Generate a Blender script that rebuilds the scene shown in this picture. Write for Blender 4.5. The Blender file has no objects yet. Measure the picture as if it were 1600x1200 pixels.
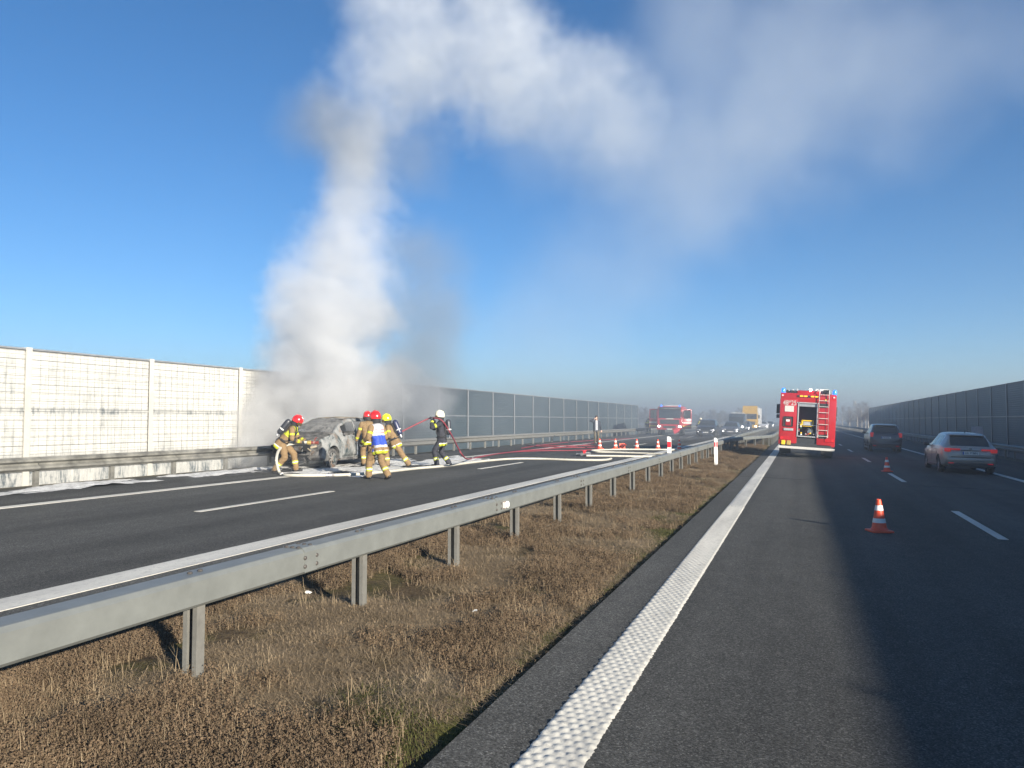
import bpy, bmesh, math, random
from mathutils import Vector, Matrix, noise
import numpy as np
R = math.radians
random.seed(7)
scene = bpy.context.scene
COL = scene.collection

# ------------------------------------------------------------------ camera
F_PX, VPX, HOR, CAM_H = 1200.0, 1247.0, 657.0, 1.75       # for the 1600 x 1200 photograph
YAW, PITCH = math.atan((VPX - 800) / F_PX), math.atan((HOR - 600) / F_PX)
cam_d = bpy.data.cameras.new('camera')
cam_d.sensor_width = 36.0
cam_d.lens = 36.0 * F_PX / 1600.0
cam_d.clip_end = 5000
cam_d.clip_start = 0.05
cam = bpy.data.objects.new('camera', cam_d)
COL.objects.link(cam)
cam.location = (0, 0, CAM_H)
cam.rotation_euler = (R(90) + PITCH, 0, YAW)
scene.camera = cam

# ------------------------------------------------------------------ sky and sun
SUN_EL = R(16.0)
SUN_H = Vector((0.816, -0.577, 0)).normalized()            # horizontal direction towards the sun
w = bpy.data.worlds.new('World')
scene.world = w
w.use_nodes = True
nt = w.node_tree
sky = nt.nodes.new('ShaderNodeTexSky')
sky.sky_type = 'NISHITA'
sky.sun_disc = False
sky.sun_elevation = SUN_EL
sky.sun_rotation = math.atan2(SUN_H.x, SUN_H.y)
sky.air_density = 1.0
sky.altitude = 2500
sky.dust_density = 0.15
sky.ozone_density = 3.0
bg = nt.nodes['Background']
bg.inputs['Strength'].default_value = 0.058
hs = nt.nodes.new('ShaderNodeHueSaturation')
hs.inputs['Saturation'].default_value = 1.2
nt.links.new(sky.outputs[0], hs.inputs['Color'])
nt.links.new(hs.outputs[0], bg.inputs['Color'])
sun_d = bpy.data.lights.new('sun', 'SUN')
sun_d.energy = 5.0
sun_d.angle = R(0.55)
sun_d.color = (1.0, 0.925, 0.81)
sun = bpy.data.objects.new('sun', sun_d)
COL.objects.link(sun)
sd = Vector((SUN_H.x * math.cos(SUN_EL), SUN_H.y * math.cos(SUN_EL), math.sin(SUN_EL)))
sun.rotation_euler = sd.to_track_quat('Z', 'Y').to_euler()
vs = scene.view_settings
vs.view_transform = 'Standard'
vs.look = 'None'
vs.gamma = 1.0
vs.use_curve_mapping = False
vs.exposure = 1.5
cy = scene.cycles
cy.max_bounces = 8
cy.diffuse_bounces = 3
cy.glossy_bounces = 3
cy.transmission_bounces = 4
cy.volume_bounces = 4
cy.transparent_max_bounces = 12
cy.volume_step_rate = 2.5
cy.volume_max_steps = 256
cy.caustics_reflective = False
cy.caustics_refractive = False
cy.sample_clamp_indirect = 4.0

# ------------------------------------------------------------------ pixel -> place
_R = Vector((math.cos(YAW), math.sin(YAW), 0))
_F = Vector((-math.sin(YAW) * math.cos(PITCH), math.cos(YAW) * math.cos(PITCH), math.sin(PITCH)))
_U = _R.cross(_F)
EYE = Vector((0, 0, CAM_H))
SL, SR = 0.02, 0.03                                        # crossfall left / right of the camera
def zg(x):
    return -SR * x if x > -1.75 else -SL * x
def ray(u, v):
    return _R * ((u - 800) / F_PX) - _U * ((v - 600) / F_PX) + _F
def G(u, v, dz=0.0):                                       # a point of the road surface
    d = ray(u, v)
    s = SL if d.x < 0 else SR
    t = (CAM_H - dz) / (-d.z - s * d.x)
    return EYE + d * t
def AY(u, v, y):
    d = ray(u, v)
    return EYE + d * (y / d.y)
def AX(u, v, x):
    d = ray(u, v)
    return EYE + d * (x / d.x)

# ------------------------------------------------------------------ materials
def new_mat(name):
    m = bpy.data.materials.new(name)
    m.use_nodes = True
    return m, m.node_tree, m.node_tree.nodes['Principled BSDF']
def N(nt, typ, **kw):
    n = nt.nodes.new(typ)
    for k, v in kw.items():
        if k in n.inputs:
            n.inputs[k].default_value = v
        else:
            setattr(n, k, v)
    return n
def lk(nt, a, b):
    nt.links.new(a, b)
_mc = {}
def mat(name, col, rough=0.6, metal=0.0, emit=None, es=0.0, var=0.12, vscale=6.0, bump=0.0, bscale=60.0, coat=0.0, spec=0.5):
    """plain surface with a little procedural unevenness"""
    if name in _mc:
        return _mc[name]
    m, nt, b = new_mat(name)
    b.inputs['Roughness'].default_value = rough
    b.inputs['Metallic'].default_value = metal
    b.inputs['Specular IOR Level'].default_value = spec
    b.inputs['Coat Weight'].default_value = coat
    b.inputs['Coat Roughness'].default_value = 0.06
    tc = N(nt, 'ShaderNodeTexCoord')
    nz = N(nt, 'ShaderNodeTexNoise', Scale=vscale, Detail=5.0, Roughness=0.62)
    lk(nt, tc.outputs['Object'], nz.inputs['Vector'])
    cr = N(nt, 'ShaderNodeMapRange')
    cr.inputs['From Min'].default_value = 0.25
    cr.inputs['From Max'].default_value = 0.75
    cr.inputs['To Min'].default_value = 1.0 - var
    cr.inputs['To Max'].default_value = 1.0 + var
    lk(nt, nz.outputs['Fac'], cr.inputs['Value'])
    mx = N(nt, 'ShaderNodeVectorMath', operation='SCALE')
    mx.inputs[0].default_value = col[:3]
    lk(nt, cr.outputs[0], mx.inputs['Scale'])
    lk(nt, mx.outputs[0], b.inputs['Base Color'])
    if bump:
        n2 = N(nt, 'ShaderNodeTexNoise', Scale=bscale, Detail=4.0)
        lk(nt, tc.outputs['Object'], n2.inputs['Vector'])
        bp = N(nt, 'ShaderNodeBump', Strength=bump, Distance=0.02)
        lk(nt, n2.outputs['Fac'], bp.inputs['Height'])
        lk(nt, bp.outputs[0], b.inputs['Normal'])
    if emit:
        b.inputs['Emission Color'].default_value = (*emit, 1)
        b.inputs['Emission Strength'].default_value = es
    _mc[name] = m
    return m
def ramp(nt, stops, src=None):
    r = N(nt, 'ShaderNodeValToRGB')
    e = r.color_ramp.elements
    while len(e) < len(stops):
        e.new(0.5)
    for k, (p, c) in enumerate(stops):
        e[k].position = p
        e[k].color = (*c, 1) if len(c) == 3 else c
    if src is not None:
        lk(nt, src, r.inputs['Fac'])
    return r
def mixc(nt, fac, a, b, blend='MIX'):
    m = N(nt, 'ShaderNodeMix', data_type='RGBA', blend_type=blend)
    for s, i in ((fac, 0), (a, 6), (b, 7)):
        if hasattr(s, 'links'):
            lk(nt, s, m.inputs[i])
        elif i == 0:
            m.inputs[0].default_value = s
        else:
            m.inputs[i].default_value = (*s, 1)
    return m.outputs[2]
def coord(nt, kind='Object', scale=None, loc=None):
    tc = N(nt, 'ShaderNodeTexCoord')
    if scale is None and loc is None:
        return tc.outputs[kind]
    mp = N(nt, 'ShaderNodeMapping')
    if scale:
        mp.inputs['Scale'].default_value = scale
    if loc:
        mp.inputs['Location'].default_value = loc
    lk(nt, tc.outputs[kind], mp.inputs['Vector'])
    return mp.outputs[0]
def noise_tex(nt, vec, scale, detail=4.0, rough=0.55, dist=0.0):
    n = N(nt, 'ShaderNodeTexNoise', Scale=scale, Detail=detail, Roughness=rough, Distortion=dist)
    lk(nt, vec, n.inputs['Vector'])
    return n.outputs['Fac']
def maprange(nt, v, a, b, c=0.0, d=1.0, smooth=False):
    n = N(nt, 'ShaderNodeMapRange')
    if smooth:
        n.interpolation_type = 'SMOOTHSTEP'
    for i, x in zip((1, 2, 3, 4), (a, b, c, d)):
        n.inputs[i].default_value = x
    lk(nt, v, n.inputs[0])
    return n.outputs[0]
def math_n(nt, op, a, b=None, clamp=False):
    n = N(nt, 'ShaderNodeMath', operation=op)
    n.use_clamp = clamp
    for i, s in enumerate((a, b)):
        if s is None:
            continue
        if hasattr(s, 'links'):
            lk(nt, s, n.inputs[i])
        else:
            n.inputs[i].default_value = s
    return n.outputs[0]
def bump_to(nt, b, h, strength, dist):
    bp = N(nt, 'ShaderNodeBump', Strength=strength, Distance=dist)
    lk(nt, h, bp.inputs['Height'])
    lk(nt, bp.outputs[0], b.inputs['Normal'])

def asphalt_mat(name, base):
    m, nt, b = new_mat(name)
    P = coord(nt)
    vo = N(nt, 'ShaderNodeTexVoronoi', Scale=115.0)
    lk(nt, P, vo.inputs['Vector'])
    stone = N(nt, 'ShaderNodeSeparateColor')
    lk(nt, vo.outputs['Color'], stone.inputs[0])
    c1 = ramp(nt, [(0.0, tuple(0.5 * x for x in base)), (0.45, base), (0.8, tuple(1.5 * x for x in base)), (0.93, tuple(1.9 * x for x in base)), (1.0, tuple(2.9 * x for x in base))], stone.outputs[0])
    big = noise_tex(nt, coord(nt, scale=(0.55, 0.09, 1)), 1.0, 6.0, 0.6)
    c2 = mixc(nt, maprange(nt, big, 0.3, 0.75), tuple(0.72 for _ in range(3)), tuple(1.28 for _ in range(3)))
    patch = noise_tex(nt, P, 2.2, 5.0, 0.7)
    c3 = mixc(nt, maprange(nt, patch, 0.3, 0.7), (0.88,) * 3, (1.1,) * 3)
    track = noise_tex(nt, coord(nt, scale=(1.5, 0.012, 1)), 1.0, 3.0, 0.5)
    c1t = mixc(nt, 1.0, c1.outputs[0], mixc(nt, maprange(nt, track, 0.36, 0.64), (0.84,) * 3, (1.14,) * 3), 'MULTIPLY')
    c = mixc(nt, 1.0, c1t, c2, 'MULTIPLY')
    c = mixc(nt, 1.0, c, c3, 'MULTIPLY')
    lk(nt, c, b.inputs['Base Color'])
    b.inputs['Roughness'].default_value = 0.82
    b.inputs['Specular IOR Level'].default_value = 0.12
    hh = math_n(nt, 'ADD', math_n(nt, 'MULTIPLY', vo.outputs['Distance'], -0.8), math_n(nt, 'MULTIPLY', noise_tex(nt, P, 160.0, 2.0), 0.5))
    bump_to(nt, b, hh, 0.5, 0.005)
    return m
M_ASPH_R = asphalt_mat('asphalt_right', (0.060, 0.059, 0.054))
M_ASPH_L = asphalt_mat('asphalt_left', (0.066, 0.065, 0.060))

def paint_mat(name, bumpy):
    m, nt, b = new_mat(name)
    P = coord(nt)
    wear = noise_tex(nt, P, 14.0, 8.0, 0.75)
    c = mixc(nt, maprange(nt, wear, 0.52, 0.70), (0.60, 0.575, 0.50), (0.34, 0.325, 0.29))
    dirt = noise_tex(nt, coord(nt, scale=(2, 0.25, 1)), 1.5, 5.0)
    c = mixc(nt, maprange(nt, dirt, 0.35, 0.7), c, mixc(nt, 0.6, c, (0.27, 0.26, 0.235)))
    lk(nt, c, b.inputs['Base Color'])
    b.inputs['Roughness'].default_value = 0.55
    if bumpy:
        bump_to(nt, b, noise_tex(nt, P, 120.0, 3.0), 0.4, 0.004)
    else:
        bump_to(nt, b, noise_tex(nt, P, 90.0, 3.0), 0.6, 0.006)
    return m
M_PAINT = paint_mat('road_paint', False)
M_PAINT_B = paint_mat('road_paint_raised', True)

def soil_mat():
    m, nt, b = new_mat('verge_soil')
    P = coord(nt)
    n1 = noise_tex(nt, P, 1.3, 7.0, 0.65)
    n2 = noise_tex(nt, P, 24.0, 6.0, 0.7)
    c = mixc(nt, maprange(nt, n1, 0.35, 0.68), (0.085, 0.06, 0.035), (0.17, 0.125, 0.07))
    c = mixc(nt, maprange(nt, n2, 0.4, 0.65), c, (0.045, 0.032, 0.02))
    moss = noise_tex(nt, coord(nt, loc=(31, 7, 0)), 2.1, 6.0, 0.6)
    at = N(nt, 'ShaderNodeAttribute', attribute_name='moss')
    mk = math_n(nt, 'MULTIPLY', maprange(nt, moss, 0.42, 0.6), at.outputs['Fac'])
    c = mixc(nt, mk, c, mixc(nt, maprange(nt, n2, 0.3, 0.7), (0.11, 0.115, 0.02), (0.055, 0.06, 0.015)))
    lk(nt, c, b.inputs['Base Color'])
    b.inputs['Roughness'].default_value = 0.95
    b.inputs['Specular IOR Level'].default_value = 0.1
    bump_to(nt, b, math_n(nt, 'ADD', n2, noise_tex(nt, P, 90.0, 4.0)), 0.9, 0.03)
    return m
M_SOIL = soil_mat()
def field_mat():
    m, nt, b = new_mat('field')
    P = coord(nt)
    n1 = noise_tex(nt, P, 0.05, 8.0, 0.7)
    c = mixc(nt, maprange(nt, n1, 0.35, 0.65), (0.10, 0.085, 0.045), (0.16, 0.13, 0.075))
    c = mixc(nt, maprange(nt, noise_tex(nt, P, 3.0, 6.0, 0.7), 0.35, 0.7), c, (0.06, 0.055, 0.03))
    lk(nt, c, b.inputs['Base Color'])
    b.inputs['Roughness'].default_value = 0.95
    return m
M_FIELD = field_mat()

M_GALV = mat('galvanised_steel', (0.205, 0.215, 0.20), 0.5, 0.35, var=0.14, vscale=5.0, bump=0.05)
M_GALV_D = mat('galvanised_post', (0.19, 0.185, 0.165), 0.55, 0.3, var=0.22, vscale=9.0, bump=0.08)
M_BOLT = mat('bolt_steel', (0.07, 0.062, 0.055), 0.6, 0.2)
M_WHITE = mat('white_plastic', (0.72, 0.72, 0.68), 0.5, var=0.06)
M_RED_REFL = mat('red_reflector', (0.62, 0.02, 0.03), 0.3, var=0.05)
M_BLACK = mat('black_rubber', (0.018, 0.018, 0.02), 0.75)
M_DARK = mat('dark_plastic', (0.03, 0.032, 0.035), 0.5)
M_CHROME = mat('bright_metal', (0.6, 0.6, 0.6), 0.22, 0.9)
M_ALU = mat('aluminium', (0.55, 0.55, 0.54), 0.4, 0.6)

# ------------------------------------------------------------------ object helpers
def link(o, parent=None):
    COL.objects.link(o)
    if parent is not None:
        o.parent = parent
    return o
def mesh_obj(name, verts, faces, m, parent=None, smooth=False, mats=None, fm=None):
    me = bpy.data.meshes.new(name)
    me.from_pydata([tuple(v) for v in verts], [], faces)
    for q in (mats or [m]):
        me.materials.append(q)
    if fm is not None:
        me.polygons.foreach_set('material_index', fm)
    if smooth:
        me.polygons.foreach_set('use_smooth', [True] * len(me.polygons))
    me.update()
    return link(bpy.data.objects.new(name, me), parent)
def bm_obj(name, bm, m, parent=None, smooth=False, loc=None):
    me = bpy.data.meshes.new(name)
    bm.to_mesh(me)
    bm.free()
    for q in (m if isinstance(m, (list, tuple)) else [m]):
        me.materials.append(q)
    if smooth:
        me.polygons.foreach_set('use_smooth', [True] * len(me.polygons))
        try:
            me.set_sharp_from_angle(angle=R(38))
        except Exception:
            pass
    o = link(bpy.data.objects.new(name, me), parent)
    if loc is not None:
        o.location = loc
    return o
def share(src, name, parent=None, loc=None, rot=None, scale=None):
    o = bpy.data.objects.new(name, src.data)
    link(o, parent)
    if loc is not None:
        o.location = loc
    if rot is not None:
        o.rotation_euler = rot
    if scale is not None:
        o.scale = scale
    return o
def empty(name, loc=(0, 0, 0), rz=0.0, label=None, cat=None, group=None, rx=0.0, ry=0.0):
    o = bpy.data.objects.new(name, None)
    o.empty_display_size = 0.2
    COL.objects.link(o)
    o.location = loc
    o.rotation_euler = (rx, ry, rz)
    if label:
        tag(o, label, cat, group)
    return o
def tag(o, label=None, cat=None, group=None, kind=None):
    if label: o['label'] = label
    if cat: o['category'] = cat
    if group: o['group'] = group
    if kind: o['kind'] = kind
    return o
def copy_tree(o, parent=None):
    c = o.copy()
    COL.objects.link(c)
    c.parent = parent
    for ch in list(o.children):
        copy_tree(ch, c)
    return c
def box(bm, c, s, rot=None, bevel=0.0, mi=0):
    mt = Matrix.Translation(c)
    if rot is not None:
        mt = mt @ (rot if isinstance(rot, Matrix) else Matrix.Rotation(rot, 4, 'Z'))
    mt = mt @ Matrix.Diagonal((s[0], s[1], s[2], 1))
    r = bmesh.ops.create_cube(bm, size=1.0, matrix=mt)
    fs = list({f for v in r['verts'] for f in v.link_faces})
    if bevel:
        es = list({e for v in r['verts'] for e in v.link_edges})
        rb = bmesh.ops.bevel(bm, geom=es, offset=bevel, segments=2, affect='EDGES', profile=0.6)
        fs = [f for f in fs if f.is_valid] + rb['faces']
    for f in fs:
        if f.is_valid:
            f.material_index = mi
def tube(bm, pts, r, n=8, cap=True, mi=0):
    """a tube through points; r a number or a list"""
    pts = [Vector(p) for p in pts]
    rs = r if isinstance(r, (list, tuple)) else [r] * len(pts)
    rings = []
    up = Vector((0, 0, 1))
    for i, p in enumerate(pts):
        d = (pts[min(i + 1, len(pts) - 1)] - pts[max(i - 1, 0)])
        if d.length < 1e-9:
            d = Vector((0, 0, 1))
        d.normalize()
        a = d.cross(up)
        if a.length < 1e-3:
            a = d.cross(Vector((0, 1, 0)))
        a.normalize()
        b = a.cross(d)
        rings.append([bm.verts.new(p + (a * math.cos(2 * math.pi * k / n) + b * math.sin(2 * math.pi * k / n)) * rs[i]) for k in range(n)])
    for i in range(len(pts) - 1):
        for k in range(n):
            f = bm.faces.new((rings[i][k], rings[i][(k + 1) % n], rings[i + 1][(k + 1) % n], rings[i + 1][k]))
            f.material_index = mi
    if cap:
        for rg in (rings[0], rings[-1]):
            try:
                f = bm.faces.new(rg)
                f.material_index = mi
            except ValueError:
                pass
    return rings
def lathe(bm, prof, n=20, mtx=None, mi=0):
    """revolve (r, z) points about z"""
    mtx = mtx or Matrix.Identity(4)
    rings = []
    for r, z in prof:
        if r < 1e-6:
            rings.append([bm.verts.new(mtx @ Vector((0, 0, z)))])
        else:
            rings.append([bm.verts.new(mtx @ Vector((r * math.cos(2 * math.pi * k / n), r * math.sin(2 * math.pi * k / n), z))) for k in range(n)])
    for a, b in zip(rings, rings[1:]):
        for k in range(n):
            k2 = (k + 1) % n
            if len(a) == 1 and len(b) == 1:
                continue
            if len(a) == 1:
                f = bm.faces.new((a[0], b[k2], b[k]))
            elif len(b) == 1:
                f = bm.faces.new((a[k], a[k2], b[0]))
            else:
                f = bm.faces.new((a[k], a[k2], b[k2], b[k]))
            f.material_index = mi
def spline(pts, n=8):
    """Catmull-Rom through points"""
    pts = [Vector(p) for p in pts]
    out = []
    for i in range(len(pts) - 1):
        p0, p1, p2, p3 = pts[max(i - 1, 0)], pts[i], pts[i + 1], pts[min(i + 2, len(pts) - 1)]
        for k in range(n):
            t = k / n
            out.append(0.5 * ((2 * p1) + (p2 - p0) * t + (2 * p0 - 5 * p1 + 4 * p2 - p3) * t * t + (3 * p1 - p0 - 3 * p2 + p3) * t ** 3))
    out.append(pts[-1])
    return out
def extrude_profile(bm, prof, y0, y1, closed=True, mi=0):
    """(x, z) profile swept from y0 to y1"""
    a = [bm.verts.new((x, y0, z)) for x, z in prof]
    b = [bm.verts.new((x, y1, z)) for x, z in prof]
    n = len(prof)
    for k in range(n if closed else n - 1):
        f = bm.faces.new((a[k], a[(k + 1) % n], b[(k + 1) % n], b[k]))
        f.material_index = mi
    if closed:
        bm.faces.new(list(reversed(a))).material_index = mi
        bm.faces.new(b).material_index = mi
def text_mesh(name, s, size, m, parent, mtx, depth=0.004, align='CENTER', xs=1.0):
    cu = bpy.data.curves.new(name, 'FONT')
    cu.body = s
    cu.size = size
    cu.extrude = depth
    cu.align_x = align
    cu.align_y = 'CENTER'
    t = bpy.data.objects.new(name, cu)
    COL.objects.link(t)
    dg = bpy.context.evaluated_depsgraph_get()
    me = bpy.data.meshes.new_from_object(t.evaluated_get(dg))
    bpy.data.objects.remove(t)
    me.materials.clear()
    me.materials.append(m)
    o = link(bpy.data.objects.new(name, me), parent)
    o.matrix_local = mtx @ Matrix.Diagonal((xs, 1, 1, 1))
    return o

# ================================================================== SETTING
Y0, Y1 = -60.0, 1200.0
def profile_sheet(name, prof, ys, m, kind='structure', parent=None, thick=None):
    vs_, fs = [], []
    n = len(prof)
    for y in ys:
        for x, z in prof:
            vs_.append((x, y, z))
    for j in range(len(ys) - 1):
        for k in range(n - 1):
            a = j * n + k
            fs.append((a, a + 1, a + n + 1, a + n))
    o = mesh_obj(name, vs_, fs, m, parent)
    if parent is None:
        o['kind'] = kind
    return o
gx = [(-2500, -1.2), (-300, -0.9), (-60, -0.55), (-26, -0.25), (-19.2, 0.06), (-17.2, 0.12), (-15.45, 0.235), (-15.2, 0.20), (-5.7, 0.02), (-1.6, -0.06), (9.9, -0.42), (10.25, -0.36), (12.3, -0.47), (20, -0.8), (60, -1.1), (300, -1.3), (2500, -1.6)]
profile_sheet('ground', gx, [-300, -60, 0, 60, 150, 300, 700, 1500, 3500], M_FIELD)

def slab(name, x0, x1, s, m, y0=Y0, y1=Y1, t=0.16):
    bm = bmesh.new()
    prof = [(x0, -s * x0), (x1, -s * x1), (x1, -s * x1 - t), (x0, -s * x0 - t)]
    extrude_profile(bm, prof, y0, y1)
    bmesh.ops.recalc_face_normals(bm, faces=bm.faces)
    o = bm_obj(name, bm, m)
    o['kind'] = 'structure'
    return o
XE = -1.75                                                  # edge of the right carriageway
right_road = slab('carriageway_right', XE, 10.2, SR, M_ASPH_R)
left_road = slab('carriageway_left', -15.4, -5.75, SL, M_ASPH_L)

def strip(name, x0, x1, y0, y1, s, parent, m=M_PAINT, dz=0.004):
    t = 0.004
    bm = bmesh.new()
    box(bm, ((x0 + x1) / 2, (y0 + y1) / 2, -s * (x0 + x1) / 2 + dz - t / 2 + 0.001), (x1 - x0, y1 - y0, t + 0.002), Matrix.Rotation(math.atan(s), 4, 'Y'))
    return bm_obj(name, bm, m, parent)
# studded edge line beside the median, modelled stud by stud near the camera
def studded_line(name, xc, wd, y0, y1, s, parent, dx=0.0165, dy=0.0165, amp=0.010):
    nx, ny = int(wd / dx), int((y1 - y0) / dy)
    xs = np.linspace(xc - wd / 2, xc + wd / 2, nx + 1)
    ys = np.linspace(y0, y1, ny + 1)
    X, Y = np.meshgrid(xs, ys)
    px, py = 0.062, 0.075
    row = np.floor(Y / py)
    ux = ((X / px + 0.5 * (row % 2)) % 1.0) - 0.5
    uy = ((Y / py) % 1.0) - 0.5
    rng = np.random.default_rng(3)
    h = np.clip(1.25 - 2.1 * np.sqrt(ux ** 2 + (uy * 0.95) ** 2), 0, 1)
    h = h * h * (3 - 2 * h)
    Z = -s * X + 0.004 + amp * h + rng.normal(0, 0.0009, X.shape)
    Z[:, 0] = -s * X[:, 0] - 0.002
    Z[:, -1] = -s * X[:, -1] - 0.002
    X = X.copy()
    X[:, 0] += rng.normal(0, 0.004, X.shape[0])
    X[:, -1] += rng.normal(0, 0.004, X.shape[0])
    v = np.stack([X.ravel(), Y.ravel(), Z.ravel()], 1)
    i = np.arange(ny)[:, None] * (nx + 1) + np.arange(nx)[None, :]
    f = np.stack([i, i + 1, i + nx + 2, i + nx + 1], -1).reshape(-1, 4)
    me = bpy.data.meshes.new(name)
    me.from_pydata(v.tolist(), [], f.tolist())
    me.materials.append(M_PAINT_B)
    me.polygons.foreach_set('use_smooth', [True] * len(f))
    return link(bpy.data.objects.new(name, me), parent)
LXC, LW = -1.19, 0.33
studded_line('edge_line', LXC, LW, 1.0, 16.0, SR, right_road)
studded_line('edge_line', LXC, LW, 16.0, 27.0, SR, right_road, 0.033, 0.033)
strip('edge_line', LXC - LW / 2, LXC + LW / 2, 27.02, 700, SR, right_road, M_PAINT_B, 0.006)
strip('edge_line', LXC - LW / 2, LXC + LW / 2, -50, 0.98, SR, right_road, M_PAINT_B, 0.006)
strip('edge_line', 6.62, 6.86, -50, 700, SR, right_road)
for k in range(-4, 30):
    y = 13.86 + 11.86 * k
    strip('lane_dash', 2.87, 3.01, y, y + 3.95, SR, right_road)
strip('edge_line', -6.78, -6.38, -50, 700, SL, left_road, M_PAINT_B)
strip('edge_line', -12.92, -12.68, -50, 700, SL, left_road)
for k in range(-4, 28):
    y = 10.5 + 12.4 * k
    strip('lane_dash', -9.72, -9.58, y, y + 4.05, SL, left_road)
# pavement joints and sealed cracks of the right carriageway
m_seal = mat('bitumen_seal', (0.03, 0.03, 0.032), 0.5)
for y in (24.4, 41.0):
    strip('pavement_joint', XE + 0.03, 10.1, y, y + 0.03, SR, right_road, m_seal, 0.008)

# median strip: uneven soil a little below the asphalt edge
def median():
    xs = np.concatenate([np.linspace(-5.85, -1.70, 46)])
    ys = np.concatenate([np.arange(0.5, 18, 0.09), np.arange(18, 60, 0.3), np.arange(60, 700, 8)])
    vs_, ms = [], []
    for y in ys:
        for x in xs:
            e = min(1.0, (XE - x) / 0.5)                     # distance from the asphalt edge
            base = (0.075 if x < -3.5 else 0.075 + (x + 3.5) / 1.8 * -0.08)
            z = base + 0.05 * noise.fractal(Vector((x * 0.8, y * 0.8, 0)), 1.0, 2.0, 4) * max(0.15, e)
            z += 0.02 * noise.noise(Vector((x * 6, y * 6, 3)))
            vs_.append((x, y, z))
            mo = max(0.0, 1 - abs(x + 2.05) / 0.75) + 0.35 * max(0.0, 1 - abs(x + 4.3) / 0.8) + 0.18
            ms.append(min(1, mo))
    n = len(xs)
    fs = [(j * n + k, j * n + k + 1, (j + 1) * n + k + 1, (j + 1) * n + k) for j in range(len(ys) - 1) for k in range(n - 1)]
    o = mesh_obj('median_strip', vs_, fs, M_SOIL, None, True)
    o['kind'] = 'structure'
    a = o.data.attributes.new('moss', 'FLOAT', 'POINT')
    a.data.foreach_set('value', ms)
    return o
median_o = median()
def median_z(x, y):
    e = min(1.0, (XE - x) / 0.5)
    base = (0.075 if x < -3.5 else 0.075 + (x + 3.5) / 1.8 * -0.08)
    return base + 0.05 * noise.fractal(Vector((x * 0.8, y * 0.8, 0)), 1.0, 2.0, 4) * max(0.15, e) + 0.02 * noise.noise(Vector((x * 6, y * 6, 3)))

# ------------------------------------------------------------------ noise barriers
def wall_mat(name, left):
    m, nt, b = new_mat(name)
    ge = N(nt, 'ShaderNodeNewGeometry')
    sep = N(nt, 'ShaderNodeSeparateXYZ')
    lk(nt, ge.outputs['Position'], sep.inputs[0])
    Pw = ge.outputs['Position']
    n1 = noise_tex(nt, Pw, 0.7, 5.0, 0.6)
    base = mixc(nt, maprange(nt, n1, 0.3, 0.7), (0.036, 0.052, 0.064), (0.05, 0.07, 0.082))
    if left:
        mp = N(nt, 'ShaderNodeMapping')
        mp.inputs['Scale'].default_value = (1, 5.5, 0.9)
        lk(nt, Pw, mp.inputs['Vector'])
        streak = noise_tex(nt, mp.outputs[0], 1.6, 8.0, 0.75)
        blotch = noise_tex(nt, Pw, 0.9, 7.0, 0.7)
        fine = noise_tex(nt, Pw, 9.0, 6.0, 0.7)
        foam_y = maprange(nt, sep.outputs['Y'], 29.0, 23.5, 0, 1, True)
        # bare streaks are commoner along the lower edge, just above the joint and at the far left
        low = maprange(nt, sep.outputs['Z'], 0.95, 0.45, 0.0, 0.09, True)
        mid = math_n(nt, 'MULTIPLY', maprange(nt, sep.outputs['Z'], 1.88, 1.95, 0, 1, True), maprange(nt, sep.outputs['Z'], 2.16, 2.06, 0, 0.085, True))
        farl = maprange(nt, sep.outputs['Y'], 15.0, 10.0, 0.0, 0.05)
        v = math_n(nt, 'ADD', math_n(nt, 'MULTIPLY', streak, 0.6), math_n(nt, 'MULTIPLY', blotch, 0.25))
        v = math_n(nt, 'ADD', v, math_n(nt, 'MULTIPLY', fine, 0.15))
        v = math_n(nt, 'ADD', math_n(nt, 'ADD', v, low), math_n(nt, 'ADD', mid, farl))
        bare = maprange(nt, v, 0.575, 0.70, 0, 0.92, True)
        grey = maprange(nt, v, 0.46, 0.60, 0, 0.6, True)
        foam = mixc(nt, grey, (0.45, 0.442, 0.41), (0.25, 0.258, 0.25))
        c = mixc(nt, bare, foam, base)
        c = mixc(nt, foam_y, base, c)
        soot = math_n(nt, 'MULTIPLY', maprange(nt, sep.outputs['Y'], 21.6, 24.5, 0, 1, True), maprange(nt, sep.outputs['Y'], 37.0, 30.0, 0, 1, True))
        sn = maprange(nt, blotch, 0.25, 0.6)
        c = mixc(nt, math_n(nt, 'MULTIPLY', soot, math_n(nt, 'ADD', 0.55, math_n(nt, 'MULTIPLY', sn, 0.4))), c, (0.035, 0.028, 0.022))
    else:
        c = base
    lk(nt, c, b.inputs['Base Color'])
    b.inputs['Roughness'].default_value = 0.62 if left else 0.5
    bump_to(nt, b, noise_tex(nt, Pw, 30.0, 5.0, 0.6), 0.25, 0.01)
    return m
M_WALL_L = wall_mat('barrier_panel_foamed', True)
M_WALL_R = wall_mat('barrier_panel', False)
M_POST_F = mat('barrier_post_foamed', (0.42, 0.405, 0.36), 0.6, var=0.12, vscale=3.0)
M_POST = mat('barrier_post', (0.21, 0.22, 0.23), 0.45, 0.2, var=0.1)
M_WIRE = mat('wire_mesh', (0.25, 0.245, 0.225), 0.5, 0.4)
M_PLINTH = mat('plinth_concrete', (0.17, 0.18, 0.19), 0.8, var=0.25, vscale=4.0, bump=0.2)

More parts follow.
